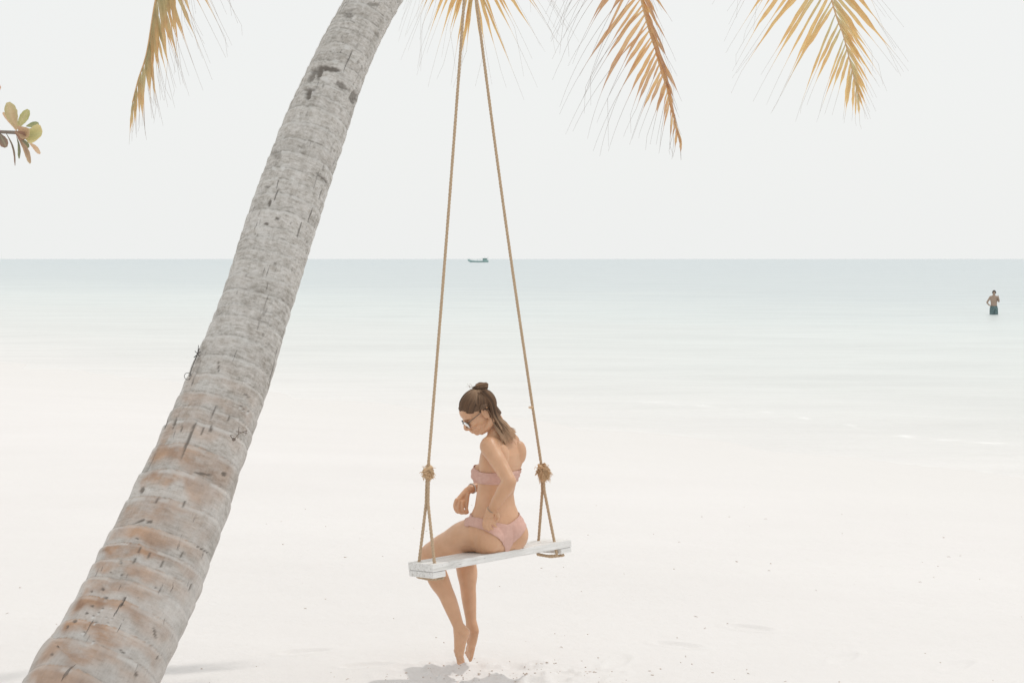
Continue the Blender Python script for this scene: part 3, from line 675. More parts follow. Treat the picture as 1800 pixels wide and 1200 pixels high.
def shell(me, pred, off, name, material, parent, thick=0.0015):
    """cloth cut out of a body surface: the faces where pred holds, lifted off the skin"""
    v, n = mesh_np(me); keep = pred(v); vv = v + n * (off if not callable(off) else off(v)[:, None])
    fs_ = [tuple(p.vertices) for p in me.polygons if all(keep[i] for i in p.vertices)]
    used = sorted({i for f_ in fs_ for i in f_}); mp = {i: k for k, i in enumerate(used)}
    m_ = bpy.data.meshes.new(name); m_.from_pydata([tuple(vv[i]) for i in used], [], [tuple(mp[i] for i in f_) for f_ in fs_]); m_.update()
    bm = bmesh.new(); bm.from_mesh(m_)
    for _ in range(4):
        bd = {vt for e in bm.edges if e.is_boundary for vt in e.verts}; new = {}
        for vt in bd:
            nb = [e.other_vert(vt).co for e in vt.link_edges if e.is_boundary]
            if len(nb) >= 2: new[vt] = vt.co * .4 + (sum(nb, Vector()) / len(nb)) * .6
        for vt, c in new.items(): vt.co = c
    bm.to_mesh(m_); bm.free()
    m_.polygons.foreach_set('use_smooth', [True] * len(m_.polygons))
    o = bpy.data.objects.new(name, m_); COL.objects.link(o); m_.materials.append(material)
    s_ = o.modifiers.new('t', 'SOLIDIFY'); s_.thickness = thick; s_.offset = 1
    put(o, parent); return o
def ring_loft(mb, rows, n=28):
    """rows: (centre, right axis, forward axis, half width, half depth front, half depth back, squareness)"""
    V = []; Fc = []
    for c, rt, fw, a_, bf, bb, sq in rows:
        for k in range(n):
            t = 2 * math.pi * k / n; x, y = math.cos(t), math.sin(t)
            x = math.copysign(abs(x) ** sq, x); y = math.copysign(abs(y) ** sq, y)
            V.append(c + rt * (a_ * x) + fw * ((bf if y > 0 else bb) * y))
    m_ = len(rows)
    for i in range(m_ - 1):
        for k in range(n): k2 = (k + 1) % n; Fc.append((i * n + k, i * n + k2, (i + 1) * n + k2, (i + 1) * n + k))
    Fc.append(tuple(range(n - 1, -1, -1))); Fc.append(tuple((m_ - 1) * n + k for k in range(n)))
    return mb.add(V, Fc)
def limb(mb, pts, rad, k=5, n=18):
    p, r = smooth_path(pts, rad, k); return tube(mb, p, r, n)
def axes(yaw_f):
    f_ = Vector((yaw_f[0], yaw_f[1], 0)).normalized(); return Vector((f_.y, -f_.x, 0)), f_

# --- woman on the swing
HIP = P(871, 925, 7.045)
woman = empty('person', Vector((HIP.x, HIP.y, 0.66)), 'woman in dusty pink bikini and mirrored sunglasses sitting on the swing with bowed head', 'person')
Rp, Fp = axes((-0.58, 0.81)); Rc, Fc_ = axes((-0.76, 0.65))
torso = MB()
rows = []
for u, v, a_, bf, bb, mixv, sq in ((872, 966, .115, .070, .080, 0, 1), (871, 955, .145, .095, .098, 0, .97), (870, 938, .152, .104, .102, 0, .97), (870, 920, .147, .102, .094, 0, .97), (870, 903, .132, .094, .080, .1, .98), (871, 888, .113, .087, .070, .3, 1),
                              (871, 870, .104, .083, .070, .5, 1), (874, 852, .109, .084, .076, .8, 1), (877, 834, .119, .088, .084, 1, .97), (880, 815, .128, .088, .088, 1, .95), (882, 797, .130, .082, .086, 1, .95), (882, 784, .118, .068, .074, 1, .95), (880, 774, .092, .056, .060, 1, .97), (878, 765, .066, .050, .052, 1, 1)):
    rt = Rp.lerp(Rc, mixv).normalized(); fw = Fp.lerp(Fc_, mixv).normalized()
    rows.append((P(u, v, 7.035), rt, fw, a_, bf, bb, sq))
ring_loft(torso, rows, 36)
for s_ in (-1, 1):
    ellipsoid(torso, HIP + Rp * (.074 * s_) - Fp * .040 + Vector((0, 0, -.042)), (Rp, Fp, XYZ[2]), (.080, .082, .084), 24, 16)    # seat
    ellipsoid(torso, P(878, 829, 7.035) + Rc * (.066 * s_) + Fc_ * .060 + Vector((0, 0, -.008)), (Rc, Fc_, XYZ[2]), (.050, .047, .052), 20, 14)
    ellipsoid(torso, P(882, 796, 7.035) + Rc * (.066 * s_) - Fc_ * .056, (Rc, Fc_, XYZ[2]), (.042, .034, .060), 18, 12)   # shoulder blade
def H(c, r_, f_, z_, ax=(Rp, Fp)): return c + ax[0] * r_ + ax[1] * f_ + Vector((0, 0, z_))
Lhip = H(HIP, -.080, .01, -.025); Rhip = H(HIP, .080, .01, -.025)
Lk = P(755, 974, 7.20); Rk = P(812, 962, 7.40)
legs = MB()
limb(legs, [Lhip, Lhip.lerp(Lk, .3) + Vector((0, 0, .014)), Lhip.lerp(Lk, .65) + Vector((0, 0, .010)), Lk + Vector((.008, 0, .006))], [.092, .081, .066, .054], 6, 24)
limb(legs, [Rhip, Rhip.lerp(Rk, .3) + Vector((0, 0, .014)), Rhip.lerp(Rk, .65) + Vector((0, 0, .010)), Rk], [.092, .080, .065, .052], 6, 24)
def calf(k, a_, side):
    m = k.lerp(a_, .32); back = Vector((0.75, -0.55, 0)).normalized()
    limb(legs, [k, m + (back * .014 if side > 0 else Vector((-.005, -.004, 0))), k.lerp(a_, .6) + back * .006, a_], [.052, .054, .0405, .028], 6, 20)
def foot(ank, heel, ball, toe, side, big):
    limb(legs, [ank, heel], [.028, .024], 4, 14)
    across = Vector((0.50, -0.86, 0.0)).normalized() * side
    up_ = (toe - heel).normalized().cross(across).normalized()
    limb(legs, [heel, heel.lerp(ball, .5) + across * .004, ball], [.024, .0225, .019], 5, 14)
    limb(legs, [ank, ank.lerp(ball, .6), ball + across * .010], [.028, .023, .015], 5, 14)
    for j in range(3): limb(legs, [heel.lerp(ball, .35), ball - across * (.006 + .010 * j)], [.019, .0135], 4, 12)
    tl = [.052, .047, .041, .035, .028]; tr = [.0105, .0078, .0074, .007, .0068]
    for j in range(5):
        b_ = ball + across * (.019 - .0135 * j); dirn = (toe - ball).normalized()
        e = b_ + dirn * tl[j] * 1.0 + across * (-.002 * (j - 1))
        limb(legs, [b_ - dirn * .02, b_.lerp(e, .5) + Vector((0.002, -0.003, 0)), e], [tr[j] * 1.15, tr[j], tr[j] * .95], 4, 10)
La = P(806, 1100, 7.10); calf(Lk, La, -1); foot(La, P(818, 1111, 7.085), P(806, 1150, 7.14), P(814, 1182, 7.16), -1, 0)
Ra = P(828, 1090, 7.30); calf(Rk, Ra, 1); foot(Ra, P(834, 1108, 7.28), P(827, 1142, 7.32), P(821, 1166, 7.34), 1, 0)
arms = MB()
Lsh = P(860, 784, 6.92); Rsh = P(892, 788, 7.12)
Lel = P(896, 846, 6.79); Lwr = P(864, 896, 6.885); Rel = P(874, 842, 7.28); Rwr = P(827, 859, 7.12)
limb(arms, [Lsh.lerp(P(880, 790, 7.02), .45), Lsh, Lsh.lerp(Lel, .35) + Vector((0, -.004, 0)), Lsh.lerp(Lel, .7), Lel], [.050, .047, .041, .036, .033], 6, 20)
limb(arms, [Lel, Lel.lerp(Lwr, .25), Lel.lerp(Lwr, .6), Lwr], [.033, .037, .030, .0215], 6, 20)
limb(arms, [Rsh.lerp(P(884, 790, 7.05), .45), Rsh, Rsh.lerp(Rel, .5), Rel], [.043, .038, .036, .033], 6, 18)
limb(arms, [Rel, Rel.lerp(Rwr, .3), Rel.lerp(Rwr, .7), Rwr], [.033, .035, .027, .021], 6, 18)
def chain(pts, rad): limb(arms, [P(*p) for p in pts], [q * (.92 if q < .0115 else .95) for q in rad], 4, 10)
# left hand, back of the hand to the camera, fingers hooked forward into the waistband, thumb to the back
for q, (du, y) in enumerate(((-5, 6.872), (0, 6.868), (5, 6.87))):
    chain([(863 + du * .5, 895, 6.885), (859 + du * 1.2, 914, y + .004)], [.017, .0135])
chain([(852, 912, 6.868), (850, 922, 6.862), (853, 929, 6.875)], [.0095, .0088, .008])
chain([(856, 914, 6.862), (855, 925, 6.855), (859, 931, 6.868)], [.0095, .009, .008])
chain([(861, 914, 6.862), (861, 925, 6.853), (866, 929, 6.868)], [.0095, .009, .008])
chain([(866, 912, 6.865), (868, 921, 6.858), (872, 925, 6.87)], [.009, .0085, .0075])
chain([(867, 898, 6.875), (874, 904, 6.862), (876, 911, 6.872), (871, 917, 6.872)], [.012, .0105, .0095, .0085])
# right hand, back of the hand up, pinching the waistband at the front
for q, du in enumerate((-6, 0, 6)):
    chain([(823 + du * .3, 861, 7.115), (809 + du * .75, 879, 7.075 + q * .012)], [.017, .014])
chain([(802, 878, 7.065), (799, 889, 7.062), (803, 899, 7.07), (809, 900, 7.075)], [.0098, .009, .0085, .0075])
chain([(807, 881, 7.07), (805, 892, 7.06), (810, 901, 7.066), (816, 901, 7.07)], [.0098, .0092, .0085, .0075])
chain([(812, 882, 7.075), (813, 893, 7.065), (817, 901, 7.07), (821, 901, 7.075)], [.0095, .009, .0082, .0075])
chain([(816, 880, 7.085), (819, 890, 7.085), (822, 899, 7.085)], [.009, .0085, .0075])
chain([(822, 868, 7.10), (821, 882, 7.09), (820, 893, 7.08), (822, 900, 7.078)], [.0125, .011, .0095, .0085])
ellipsoid(arms, P(810, 889, 7.074), XYZ, (.017, .012, .024), 14, 10)
# head
PIT = math.radians(35); hv = Vector((-0.975, -0.22, 0)).normalized()
HR = Vector((hv.y, -hv.x, 0)); HF = (hv * math.cos(PIT) + Vector((0, 0, -math.sin(PIT)))).normalized(); HU = (hv * math.sin(PIT) + Vector((0, 0, math.cos(PIT)))).normalized()
HC = P(842, 718.5, 7.02)
def hd(f_, r_, u_): return HC + HF * f_ + HR * r_ + HU * u_
head = MB(); AX = (HF, HR, HU)
ellipsoid(head, hd(-.002, 0, .014), AX, (.090, .069, .078), 30, 20)
ellipsoid(head, hd(.022, 0, -.025), AX, (.066, .062, .070), 26, 18)
ellipsoid(head, hd(.040, 0, -.066), AX, (.047, .050, .036), 22, 14)
ellipsoid(head, hd(.070, 0, -.088), AX, (.020, .022, .017), 16, 12)
ellipsoid(head, hd(.052, 0, .022), AX, (.044, .056, .045), 20, 14)
for s_ in (-1, 1):
    ellipsoid(head, hd(.062, .036 * s_, -.030), AX, (.026, .024, .022), 16, 12)
    limb(head, [hd(.084, .012 * s_, .004), hd(.080, .034 * s_, .006), hd(.062, .052 * s_, .0)], [.008, .009, .008], 4, 10)
    limb(head, [hd(-.012, .062 * s_, -.072), hd(.020, .052 * s_, -.088), hd(.058, .026 * s_, -.096)], [.020, .018, .014], 5, 12)
    # ear
    pts = [hd(-.010 + .017 * math.cos(q) - .004 * math.sin(q), (.077 + .005 * math.sin(q)) * s_, -.016 + .030 * math.sin(q)) for q in np.linspace(-1.9, 2.6, 12)]
    tube(head, pts, .0056, 8); ellipsoid(head, hd(-.008, .072 * s_, -.020), AX, (.015, .006, .025), 12, 10)
    limb(head, [hd(.094, .010 * s_, -.046), hd(.084, .016 * s_, -.046)], [.0065, .007], 3, 8)
limb(head, [hd(.086, 0, .004), hd(.098, 0, -.018), hd(.110, 0, -.040), hd(.098, 0, -.050)], [.009, .0085, .0095, .008], 5, 12)
limb(head, [hd(.088, -.014, -.066), hd(.096, 0, -.065), hd(.088, .014, -.066)], [.0055, .0065, .0055], 4, 8)
limb(head, [hd(.086, -.012, -.075), hd(.093, 0, -.0755), hd(.086, .012, -.075)], [.0055, .0068, .0055], 4, 8)
NK = P(879, 768, 7.035)
limb(head, [NK + Vector((0, 0, -.03)), NK.lerp(hd(-.035, 0, -.060), .55), hd(-.028, 0, -.045)], [.062, .047, .045], 6, 22)
for s_ in (-1, 1): limb(head, [NK + Rc * (.10 * s_) + Vector((0, 0, -.030)), NK + Rc * (.045 * s_) + Vector((0, 0, .010)), NK.lerp(hd(-.035, 0, -.05), .7)], [.034, .034, .026], 5, 14)

allb = MB()
for m_ in (torso, legs, arms, head): allb.add(m_.v, m_.f)
body_me = remesh(allb, 0.0034, 5, 'body'); body_me.materials.append(M_skin)
body = bpy.data.objects.new('body', body_me); COL.objects.link(body); put(body, woman)
# clothes are cut from the same torso without arms
tb = MB(); tb.add(torso.v, torso.f); tb.add(legs.v, legs.f)
tb_me = remesh(tb, 0.0034, 6, 'cloth_source')
HIPn, Rpn, Fpn = np.array(HIP), np.array(Rp), np.array(Fp)
def zpx(v): return EYE - (v - 455) / F * 7.03
def bottoms(v):
    q = v - HIPn; l = q @ Rpn; f_ = q @ Fpn; z = v[:, 2]; al = np.abs(l)
    top = np.where(f_ < 0, zpx(917) + (zpx(903) - zpx(917)) * np.clip(al / .13, 0, 1) ** 1.1, zpx(903) - .004 + 0.012 * np.clip(al / .14, 0, 1))
    sideb = zpx(921)
    bot = np.where(f_ < 0, (zpx(966) + .004) + (sideb - zpx(966)) * np.clip((al - .012) / .135, 0, 1) ** .62, zpx(955) + (sideb - zpx(955)) * np.clip((al - .02) / .11, 0, 1) ** .7)
    fro = np.clip(f_ / .10, -1, 1)
    return (z < top) & (z > bot) & (al * .81 + np.clip(f_, 0, 1) * .58 < .150) & (al < .165)
def bandeau(v):
    q = v - HIPn; f_ = q @ np.array(Fc_); l = q @ np.array(Rc); z = v[:, 2]
    top = zpx(825) + .030 * sstep(-.02, .13, f_); bot = zpx(846) - .002 * f_
    return (z < top) & (z > bot) & (f_ < .3)
shell(tb_me, bottoms, 0.0032, 'bikini_bottom', M_pink, woman)
shell(tb_me, bandeau, lambda v: 0.0040 + 0.0019 * np.sin(v[:, 2] * 260 + 6 * fbm(v[:, 0] * 14, v[:, 1] * 14, v[:, 2] * 14, o=2, seed=5)), 'bandeau_top', M_pink, woman)
# hair: cap over the skull
bvn, bnn = mesh_np(body_me); HCn = np.array(HC); hf, hr, hu = np.array(HF), np.array(HR), np.array(HU)
def capmask(v):
    q = v - HCn; f_ = q @ hf; r_ = np.abs(q @ hr); u_ = q @ hu
    line = np.interp(f_, [-.12, -.045, -.030, .012, .030, .062, .078, .11], [-.085, -.078, .004, .006, .012, .036, .054, .060])
    return (u_ > line) & (np.linalg.norm(q, axis=1) < .135)
def capoff(v):
    q = v - HCn; f_ = q @ hf; u_ = q @ hu; r_ = q @ hr
    return 0.003 + 0.004 * sstep(.07, -.02, f_) + 0.0012 * np.sin(np.arctan2(r_, u_ + .02) * 60 + 3 * noise(f_ * 40, r_ * 40, seed=3))
shell(body_me, capmask, capoff, 'hair_cap', M_haircap, woman, 0.002)
hr_ = random.Random(12); hm = MB(); TIE = P(841, 684.5, 7.01)
def hcol(r, t, sun_=0.0):
    dark = (0.085, 0.058, 0.043); mid = (0.20, 0.118, 0.072); lite = (0.66, 0.45, 0.30)
    b_ = lerp3(dark, mid, r.random()); return lerp3(b_, lite, min(1, max(0, (t - .45) * 1.5 * (0.5 + .8 * sun_))))
def lock(pts, r0, r1, sun_, m_=hm, n=6):
    p = smooth_path(pts, None, 6); k = len(p); rad = [r0 + (r1 - r0) * (i / (k - 1)) ** 1.3 for i in range(k)]
    c = []; st = random.Random(int(p[0].x * 1e6)); 
    base_t = hr_.uniform(-.15, .15)
    for i in range(k):
        col = hcol(random.Random(int(abs(p[0].z) * 1e7) % 99991), i / (k - 1) + base_t, sun_); c += [col] * n
    V0 = len(m_.v); tube(m_, p, rad, n, None, True, False); m_.c[V0:] = c
for k in range(230):          # combed back over the skull from hairline to the tie
    q = hr_.random(); s_ = hr_.choice((-1, -1, 1)); w = hr_.uniform(0.05, 1)
    st = hd(.084 - .052 * w ** 1.4 + .006 * hr_.random() - .03 * (w > .93), .067 * s_ * w ** .8, .056 - .046 * w)
    md = hd(.0 + .015 * (1 - w), (.0765 * w ** .7) * s_, .098 - .052 * w ** 1.5)
    def onskull(p, ex):
        q_ = p - hd(-.002, 0, .014); e = Vector((q_.dot(HF) / .090, q_.dot(HR) / .069, q_.dot(HU) / .078)); return hd(-.002, 0, .014) + q_ / e.length * ex
    m1 = onskull(md, 1.13); st = onskull(st, 1.06); m0 = onskull(st.lerp(md, .5), 1.11); m2 = onskull(m1.lerp(TIE, .55), 1.12)
    lock([st, m0, m1, m2, TIE + Vector((hr_.gauss(0, .004), hr_.gauss(0, .004), 0))], .0022, .0028, .2)
for k in range(150):          # swept up from the nape and temples
    s_ = hr_.choice((-1, -1, 1)); w = hr_.random()
    st = onskull(hd(-.085 + .10 * w, .066 * s_, -.05 + .052 * w + .02 * hr_.random()), 1.08); md = onskull(st.lerp(TIE, .5), 1.12)
    lock([st, onskull(st.lerp(md, .5), 1.11), md, onskull(md.lerp(TIE, .55), 1.12), TIE], .0024, .0028, .2)
for k in range(300):          # lengths falling from the back of the head onto the upper back
    a = hr_.random(); far = hr_.random(); s_ = -1 + 1.5 * far
    st = hd(-.034 - .045 * a, .055 * s_, .080 - .045 * hr_.random())
    p1 = P(858 + 11 * a + hr_.gauss(0, .6), 707 - 3 * a, 6.955 + .10 * far); p2 = P(865 + 13 * a + hr_.gauss(0, .8), 731, 6.95 + .10 * far)
    p3 = P(875 + 17 * a + hr_.gauss(0, 1.4), 751 - 3 * a + hr_.gauss(0, 2), 6.945 + .09 * far)
    cl_ = math.floor(a * 5) / 5
    eu = 887 + 21 * (cl_ + .1 + hr_.gauss(0, .05)); ev = 779 - 15 * cl_ + hr_.gauss(0, 3.5) - 8 * hr_.random() ** 2
    lock([st, p1, p2, p3, P(eu, ev, 6.945 + .05 * a + .04 * far)], .0036, .0009, .35 + .65 * a + .3 * hr_.random())
for k in range(30):           # strands behind the ear, in front of the shoulder
    st = hd(-.020, -.066, .02 - .02 * hr_.random())
    lock([st, P(862, 727, 6.935), P(867, 742, 6.935), P(876 + hr_.gauss(0, 1.2), 757, 6.925), P(hr_.uniform(882, 893), hr_.uniform(768, 781), 6.92)], .0030, .001, .2 + .5 * hr_.random())
for k in range(7):            # flyaways
    lock([TIE, TIE + Vector((hr_.uniform(-.05, .02), hr_.uniform(-.02, .02), hr_.uniform(.0, .02))), TIE + Vector((hr_.uniform(-.07, -.03), 0, hr_.uniform(-.01, .035)))], .0007, .0004, 0, hm, 4)
hm.build('hair', M_hair, woman)
bm_ = MB(); BC = P(847, 678.5, 7.01)
for k in range(64):
    ph0 = hr_.uniform(0, 6.28); tlt = hr_.uniform(-.5, .5); rr0 = hr_.uniform(.007, .0185)
    zz = hr_.uniform(-.0115, .0115)
    pts = [BC + HR * (rr0 * 1.15 * math.cos(q + ph0)) + Vector((1, 0, .05)) * (rr0 * 1.6 * math.sin(q + ph0)) + Vector((0, 0, 1)) * (.007 * math.sin((q + ph0) * 1 + tlt * 6) * math.cos(tlt) + zz * math.sqrt(max(0, 1 - (rr0 / .021) ** 2))) for q in np.linspace(0, hr_.uniform(3, 5.6), 9)]
    lock(pts, .0036, .0030, 0, bm_)
for k in range(16):
    c0 = TIE + Vector((hr_.uniform(-.03, -.012), hr_.uniform(-.012, .012), .006)); lock([c0, c0 + Vector((.014, 0, .010)), BC + Vector((-.006, hr_.gauss(0, .006), -.002))], .0034, .003, .9, bm_)
bm_.build('hair_bun', M_hair, woman)
# sunglasses
sg = MB(); 
for s_ in (-1, 1):
    c = hd(.098, .031 * s_, -.020); ax_ = (HR + HF * (-.22 * s_)).normalized(); au = (HU * 1 + HF * .12).normalized()
    rim = [c + ax_ * (.027 * math.cos(q)) + au * (.0225 * math.sin(q) * (1 if math.sin(q) < 0 else .8)) for q in np.linspace(0, 2 * math.pi, 25)]
    tube(sg, rim, .0016, 6, round_ends=False)
    hinge = hd(.086, .060 * s_, -.012); limb(sg, [rim[0] if s_ > 0 else rim[12], hinge, hd(.03, .074 * s_, -.006), hd(-.012, .079 * s_, -.002), hd(-.028, .078 * s_, -.016)], [.0018, .002, .0018, .0016, .0014], 4, 6)
tube(sg, [hd(.104, -.007, -.014), hd(.108, 0, -.011), hd(.104, .007, -.014)], .0014, 6)
glasses = sg.build('sunglasses', M_frame, woman)
for s_ in (-1, 1):
    lm = MB(); c = hd(.098, .031 * s_, -.020); ax_ = (HR + HF * (-.22 * s_)).normalized(); au = (HU + HF * .12).normalized(); an = ax_.cross(au).normalized()
    if an.dot(HF) < 0: an = -an
    V = [c + an * .004] ; K = 24
    for rr_ in (.5, 1.0):
        for k in range(K): q = 2 * math.pi * k / K; V.append(c + ax_ * (.026 * rr_ * math.cos(q)) + au * (.0215 * rr_ * math.sin(q) * (1 if math.sin(q) < 0 else .8)) + an * (.003 * (1 - rr_)))
    Fs = [(0, 1 + k, 1 + (k + 1) % K) for k in range(K)] + [(1 + k, 1 + K + k, 1 + K + (k + 1) % K, 1 + (k + 1) % K) for k in range(K)]
    lm.add(V, Fs); lo = lm.build('lens', M_lens, glasses); so = lo.modifiers.new('t', 'SOLIDIFY'); so.thickness = .0015
# bracelet and hair tie
bmb = MB(); wd = (Rwr - Rel).normalized(); bu = wd.cross(Vector((0, 0, 1))).normalized(); bw = wd.cross(bu); wc = Rwr - wd * .012
tube(bmb, [wc + (bu * math.cos(q) + bw * math.sin(q)) * .0245 for q in np.linspace(0, 2 * math.pi, 25)], .0028, 8, round_ends=False)
bmb.build('bracelet', mat('pale_beads', (.62, .58, .54), .4, .5)[0], woman)
bmb = MB(); wd = (Lwr - Lel).normalized(); bu = wd.cross(Vector((0, 0, 1))).normalized(); bw = wd.cross(bu); wc = Lwr - wd * .006
tube(bmb, [wc + (bu * math.cos(q) + bw * math.sin(q)) * .0232 for q in np.linspace(0, 2 * math.pi, 25)], .0013, 6, round_ends=False)
bmb.build('cord_bracelet', mat('grey_cord', (.3, .3, .27), .8, .2)[0], woman)

# --- man standing thigh deep in the sea
MX, MY = (1747 - 900) / F * 69.6, 69.6
man = empty('person', Vector((MX, MY, WL - .6)), 'bare chested man in dark swim shorts standing thigh deep in the sea', 'person')
M0 = Vector((MX, MY, WL - .6)); mr, mf = axes((-.35, -.94))
def mp(r_, f_, z_): return M0 + Vector((1, 0, 0)) * r_ + mf * f_ + Vector((0, 0, z_))
mbm = MB(); X_ = (XYZ[0], XYZ[1], XYZ[2])
ring_loft(mbm, [(mp(0, 0, z), XYZ[0], XYZ[1], a_, b_, b_, .92) for z, a_, b_ in ((.80, .15, .10), (.92, .165, .115), (1.02, .15, .10), (1.14, .15, .10), (1.30, .175, .115), (1.42, .185, .11), (1.48, .15, .08), (1.52, .07, .06))], 24)
for s_ in (-1, 1):
    limb(mbm, [mp(.09 * s_, 0, .88), mp(.10 * s_, .02, .48), mp(.10 * s_, 0, .08)], [.092, .062, .042], 5, 14)
    limb(mbm, [mp(.10 * s_, 0, .06), mp(.11 * s_, .14, .03)], [.04, .03], 4, 12)
limb(mbm, [mp(-.16, 0, 1.44), mp(-.26, -.02, 1.29), mp(-.335, -.03, 1.17)], [.056, .048, .040], 5, 12); limb(mbm, [mp(-.335, -.03, 1.17), mp(-.25, .03, 1.06), mp(-.16, .09, 1.01)], [.040, .034, .026], 5, 12)
limb(mbm, [mp(.16, 0, 1.44), mp(.23, .02, 1.32), mp(.245, .06, 1.22)], [.056, .048, .042], 5, 12); limb(mbm, [mp(.245, .06, 1.22), mp(.24, .14, 1.34), mp(.225, .16, 1.45)], [.040, .034, .026], 5, 12)
for s_, hp, dv in ((-1, mp(-.15, .10, 1.0), Vector((.07, -.02, -.03))), (1, mp(.222, .165, 1.46), Vector((-.01, 0, .09)))):
    for j in range(4): limb(mbm, [hp + Vector((0, .012 * (j - 1.5), 0)), hp + dv * .6 + Vector((0, .016 * (j - 1.5), 0)), hp + dv + Vector((0, .018 * (j - 1.5), -.005 * j))], [.013, .010, .008], 3, 8)
    limb(mbm, [hp, hp + dv * .5 + Vector((.02, .03, .01))], [.013, .009], 3, 8)
limb(mbm, [mp(0, 0, 1.48), mp(.01, .01, 1.62)], [.062, .055], 4, 14); ellipsoid(mbm, mp(.015, .015, 1.665), X_, (.074, .092, .095), 18, 12); ellipsoid(mbm, mp(.01, .05, 1.625), X_, (.052, .06, .07), 16, 10)
limb(mbm, [mp(-.005, .105, 1.66), mp(-.01, .125, 1.635)], [.010, .013], 3, 8)
for s_ in (-1, 1): ellipsoid(mbm, mp(.015 + .077 * s_, 0, 1.655), X_, (.010, .018, .028), 8, 6)
mm = remesh(mbm, .014, 3, 'body'); mm.materials.append(noisy('deep_tan_skin', (.36, .26, .20), (.43, .32, .25), 6, .6)); mo = bpy.data.objects.new('body', mm); COL.objects.link(mo); put(mo, man)
M_shorts = noisy('dark_teal_shorts', (.09, .125, .13), (.18, .27, .27), 14, .8)
shell(mm, lambda v: (v[:, 2] < M0.z + 1.0 + .0) & (v[:, 2] > M0.z + .50) & (np.abs(v[:, 0] - MX) < .2) , lambda v: .012 + .03 * sstep(M0.z + .95, M0.z + .5, v[:, 2]), 'swim_shorts', M_shorts, man, .004)
shell(mm, lambda v: (v[:, 2] > M0.z + 1.655 + 1.0 * ((v - np.array(M0)) @ np.array(mf) - .06)) & (v[:, 2] > M0.z + 1.58), .014, 'hair', noisy('dark_hair', (.07, .06, .055), (.11, .095, .085), 30), man, .004)

# ------------------------------------------------------------------ fishing boat on the horizon
BO = P(841, 455, 1100); BO.z = WL
boat = empty('fishing_boat', BO, 'small blue green fishing boat on the horizon between the swing ropes', 'boat')
def bp(x, y, z): return BO + Vector((x, y, z))
hm_ = MB(); st_ = []
for x, w, zt, zb in ((-8.3, .12, 2.75, 1.9), (-7.2, .9, 2.2, .5), (-5.5, 1.6, 1.65, -.3), (-2.5, 2.0, 1.25, -.5), (1, 2.15, 1.15, -.5), (4.5, 2.1, 1.3, -.5), (7.2, 1.8, 1.6, -.4), (7.8, 1.6, 1.75, .1)):
    st_.append([bp(x, -w, zt), bp(x, -w * .92, zt * .5), bp(x, -w * .55, zb), bp(x, w * .55, zb), bp(x, w * .92, zt * .5), bp(x, w, zt), bp(x, w * .88, zt - .12), bp(x, -w * .88, zt - .12)])
V = [p for r_ in st_ for p in r_]; Fc = []
for i in range(len(st_) - 1):
    for k in range(8): Fc.append((i * 8 + k, i * 8 + (k + 1) % 8, (i + 1) * 8 + (k + 1) % 8, (i + 1) * 8 + k))
Fc += [tuple(range(7, -1, -1)), tuple((len(st_) - 1) * 8 + k for k in range(8))]
hm_.add(V, Fc); hm_.build('hull', noisy('hazed_teal_paint', (.36, .50, .49), (.44, .57, .55), .8), boat, False)  # teal paint with the pallor of distance haze put into its colour
M_cab = noisy('hazed_green_paint', (.28, .44, .41), (.34, .49, .46), 1.2); M_wd = mat('dark_glass', (.20, .27, .27), .2, .5)[0]  # cabin green is paled for haze in the colour too
cm = MB(); cm.box(bp(5.0, 0, 2.15), XYZ, (1.7, 1.3, .95)); cab = cm.build('cabin', M_cab, boat, False)
for k in range(3): cm = MB(); cm.box(bp(3.9 + 1.1 * k, -1.31, 2.5), XYZ, (.33, .03, .26)); cm.build('window', M_wd, cab, False)
cm = MB(); cm.box(bp(4.7, 0, 3.18), XYZ, (2.5, 1.6, .07)); cm.build('cabin_roof', mat('pale_roof', (.45, .5, .5), .7)[0], boat, False)
cm = MB()
for x in (1.4, -.9): 
    for y in (-1.5, 1.5): tube(cm, [bp(x, y, 1.1), bp(x, y, 2.5)], .05, 6)
cm.box(bp(.25, 0, 2.52), XYZ, (1.5, 1.6, .05)); cm.build('awning', M_cab, boat, False)
cm = MB(); tube(cm, [bp(6.9, 0, 1.5), bp(7.7, 0, 4.6)], [.09, .05], 8); tube(cm, [bp(5.0, 0, 3.2), bp(4.9, 0, 4.3)], .05, 6); tube(cm, [bp(-6.9, 0, 2.0), bp(-6.9, 0, 3.1)], .06, 6); cm.build('mast', M_wd, boat)
cm = MB(); tube(cm, [bp(-7.9, -.3, 2.8), bp(-6.3, -1.2, 2.55), bp(-4.2, -1.7, 2.2)], .04, 5)
for x, y, z in ((-6.3, -1.2, 1.9), (-4.2, -1.7, 1.5)): tube(cm, [bp(x, y, z), bp(x, y, z + .7)], .035, 5)
cm.build('bow_rail', M_wd, boat)

